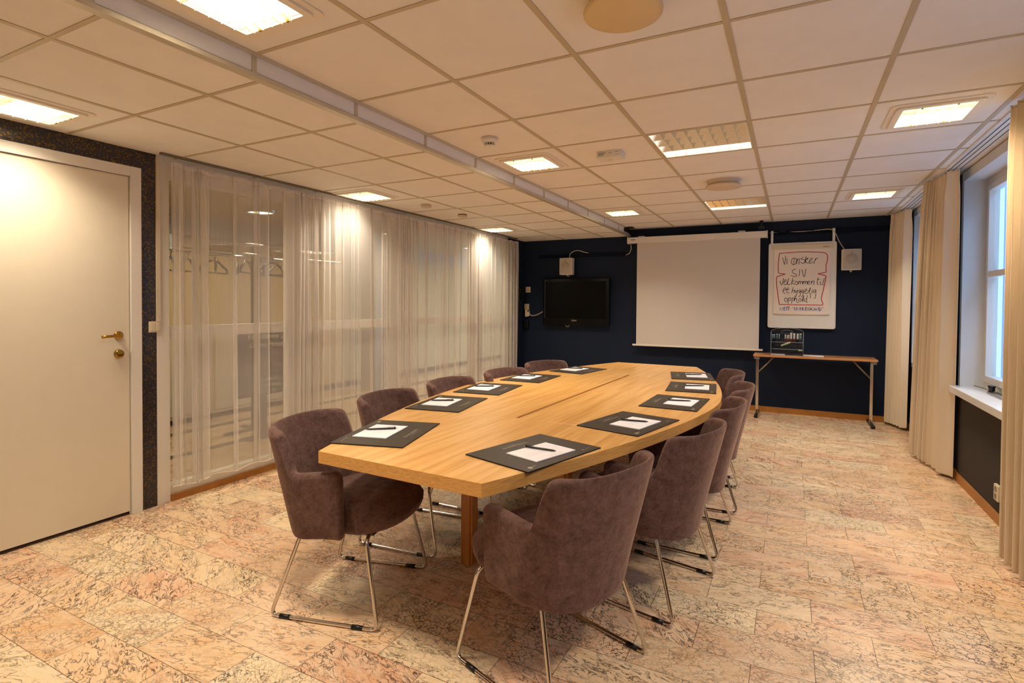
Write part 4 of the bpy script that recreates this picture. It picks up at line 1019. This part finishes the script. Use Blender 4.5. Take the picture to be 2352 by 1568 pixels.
g.tube(E_, .0016, 5); g.tube([(hwk - .001, -.09, 0), (hwk - .001, -.09, .275), (hwk - .001, .07, .285)], .0016, 5)
for z in (.002, .075, .158): g.tube([(-hwk, -.091, z), (hwk, -.091, z)], .0014, 5)
g.tube([(hwk * math.cos(PI * k / 20), .07, .275 + .045 * math.sin(PI * k / 20)) for k in range(21)], .0014, 5); g.tube([(-.07, .07, .255), (-.05, .07, .285), (0, .07, .297), (.05, .07, .285), (.07, .07, .255)], .0013, 5, closed=True)
g.build('polished_edge', simple('acrylic_edge', 'C6D2D8', .2), rk)
def marker(x, big, h_, body, cap, label, y=.0):
    t = empty('marker_pen', (-.045 + x, 7.22 + y, .758 + .1585), label=label, cat='marker pen'); rr = .0115 if big else .0065
    MB().lathe([(0, 0), (rr, 0), (rr, .035)], 16).build('cap', cap, t); MB().lathe([(rr * .96, .035), (rr * .96, h_ - .006)], 16).build('barrel', body, t)
    MB().lathe([(rr * .96, h_ - .006), (rr * .8, h_), (0, h_)], 16).build('end_plug', simple('plug_white', 'E9ECEA', .4), t); return t
M_clear = simple('marker_barrel_pale', 'C8C4BE', .4); M_mr = simple('marker_red', '8E1414', .4); M_mk = simple('marker_black', '0D0D10', .4); M_mb = simple('marker_blue', '1A2160', .4); M_teal = simple('marker_teal_barrel', '6A8A8C', .4)
for x, big, h_, bd, cp_, lb in ((-.155, 0, .085, M_teal, M_mb, 'thin blue-capped marker, first from the left in the organizer'), (-.136, 0, .085, M_teal, M_mb, 'thin blue-capped marker, second from the left in the organizer'),
        (-.108, 0, .09, M_teal, M_mk, 'thin black-capped marker, third from the left in the organizer'), (-.084, 0, .088, M_teal, M_mk, 'thin black-capped marker, fourth from the left in the organizer'), (-.018, 0, .085, M_clear, M_mr, 'thin red-capped marker, leftmost red one in the organizer'), (.004, 0, .08, M_clear, M_mr, 'thin red-capped marker, second red one in the organizer'), (.02, 0, .083, M_clear, M_mr, 'thin red-capped marker beside the thick red ones in the organizer'),
        (.044, 1, .108, M_clear, M_mr, 'thick red-capped marker, left of the pair in the organizer'), (.076, 1, .102, M_clear, M_mr, 'thick red-capped marker, right of the pair in the organizer'), (.113, 1, .1, M_clear, M_mk, 'thick black-capped marker in the organizer'), (.143, 1, .1, M_teal, M_mb, 'thick blue-capped marker, rightmost in the organizer')):
    marker(x, big, h_, bd, cp_, lb)
tag(MB().box(-.055, .055, -.01, .01, 0, .018).build('yellow_block', simple('pale_yellow_plastic', 'D9D09A', .5), None, .003, loc=(-.055, 7.20, .883), rot=(0, -.42, .1)), 'pale yellow stick lying tilted on the organizer shelf', 'stick')
tag(MB().box(-.022, .022, -.015, .015, 0, .018).build('eraser', simple('eraser_dark', '3A1A16', .6), None, .003, loc=(.075, 7.19, .8615)), 'small dark red eraser on the right of the organizer shelf', 'eraser')
tag(MB().box(-.02, .02, -.012, .012, 0, .016).build('chalk_box', simple('cream_carton', 'D6C8A0', .6), None, .002, loc=(.095, 7.16, .8162)), 'small cream box at the right end of the organizer lower shelf', 'box')
tag(MB().box(-.03, .03, -.02, .02, 0, .016).build('sharpener', M_black, None, .003, loc=(-.15, 7.17, .8162)), 'black box-shaped clip holder at the left of the organizer lower shelf', 'clip holder')
for i, (x, y, a, lb, z0) in enumerate(((-.14, 7.185, .03, 'stack of white paper in the bottom slot of the acrylic organizer', .7612), (.235, 7.21, -.05, 'white paper sheets lying on the folding table right of the organizer', .7585))):
    g = MB()
    for k in range(4): g.box(-.075 if i == 0 else -.105, .075 if i == 0 else .105, -.08, .06, k * .0016, k * .0016 + .0013, .02 * (k - 1.5))
    tag(g.build('paper_stack', M_paper, None, loc=(x, y, z0), rot=(0, 0, a)), lb, 'paper')

# telephone, sockets in the left corner
ph = empty('wall_telephone', (XL, 7.34, 1.50), label='black wall telephone with handset and cord at the far left corner', cat='telephone')
MB().box(0, .045, -.085, .085, -.11, .11).build('base', M_black, ph, .012)
MB().tube([(.065, -.045, -.10), (.085, -.045, -.07), (.078, -.045, 0), (.085, -.045, .07), (.065, -.045, .10)], [.024, .022, .013, .022, .024], 12).build('handset', M_gloss, ph)
MB().box(.045, .048, .02, .05, -.06, .02).build('display_window', simple('display_pale', 'A8BCC6', .2), ph)
P = []
for i in range(160):
    f = i / 159; a = 2 * PI * f; P.append((.05 + .006 * math.cos(60 * a), -.03 + .045 * math.sin(a) * 1.0 + .006 * math.sin(60 * a), -.22 - .11 * math.cos(a)))
MB().tube(P, .0022, 4).build('cord', M_black, ph)
def plate(name, x, z, lb):
    t = empty(name, (x, YW, z), label=lb, cat='socket'); MB().box(-.036, .036, -.03, 0, -.044, .044).build('socket_plate', M_cream, t, .004)
    MB().box(-.022, .022, -.0315, -.029, .018, .022).box(-.022, .022, -.0315, -.029, -.022, -.018).box(-.004, .004, -.0315, -.029, -.004, .004).build('marks', simple('socket_line', '6B4B30', .6), t); return t
plate('wall_socket', -3.635, 1.565, 'cream wall socket in the left corner, the upper one beside the telephone')
plate('wall_socket', -3.655, 1.30, 'cream wall socket in the left corner, the lower one with the plug')
t = empty('power_plug', (-3.65, YW, 1.20), label='white plug and adapter hanging below the lower corner socket', cat='plug')
MB().box(-.02, .015, -.055, -.005, -.055, .055).box(.015, .05, -.06, -.03, -.045, .02).build('plug_body', M_cream, t, .006)
t = empty('power_adapter', (-3.66, YW, 1.03), label='black adapter box below the sockets in the left corner', cat='adapter')
MB().box(-.045, .045, -.06, 0, -.06, .06).build('case', M_black, t, .01)
# black clamps where the beam and grid meet the navy wall
t = empty('beam_bracket', (-1.985, 7.30, ZC), label='black bracket at the far end of the ceiling step above the screen', cat='bracket')
MB().box(-.07, .05, -.10, .02, -.012, 0).box(-.06, -.035, -.12, .20, -.06, -.012).build('arm', M_black, t, .003); MB().box(-.05, .02, .14, .20, -.07, -.01).build('plate', M_black, t, .003)
t = empty('hanging_clamp', (-.35, 7.36, ZC), label='black spotlight clamp on the ceiling above the right end of the screen', cat='clamp')
MB().box(-.022, .022, -.022, .022, -.012, 0).tube([(0, 0, -.012), (0, 0, -.07)], .014, 10).build('stem', M_black, t); MB().box(-.035, .035, -.02, .02, -.105, -.07).build('jaw', M_black, t, .004)
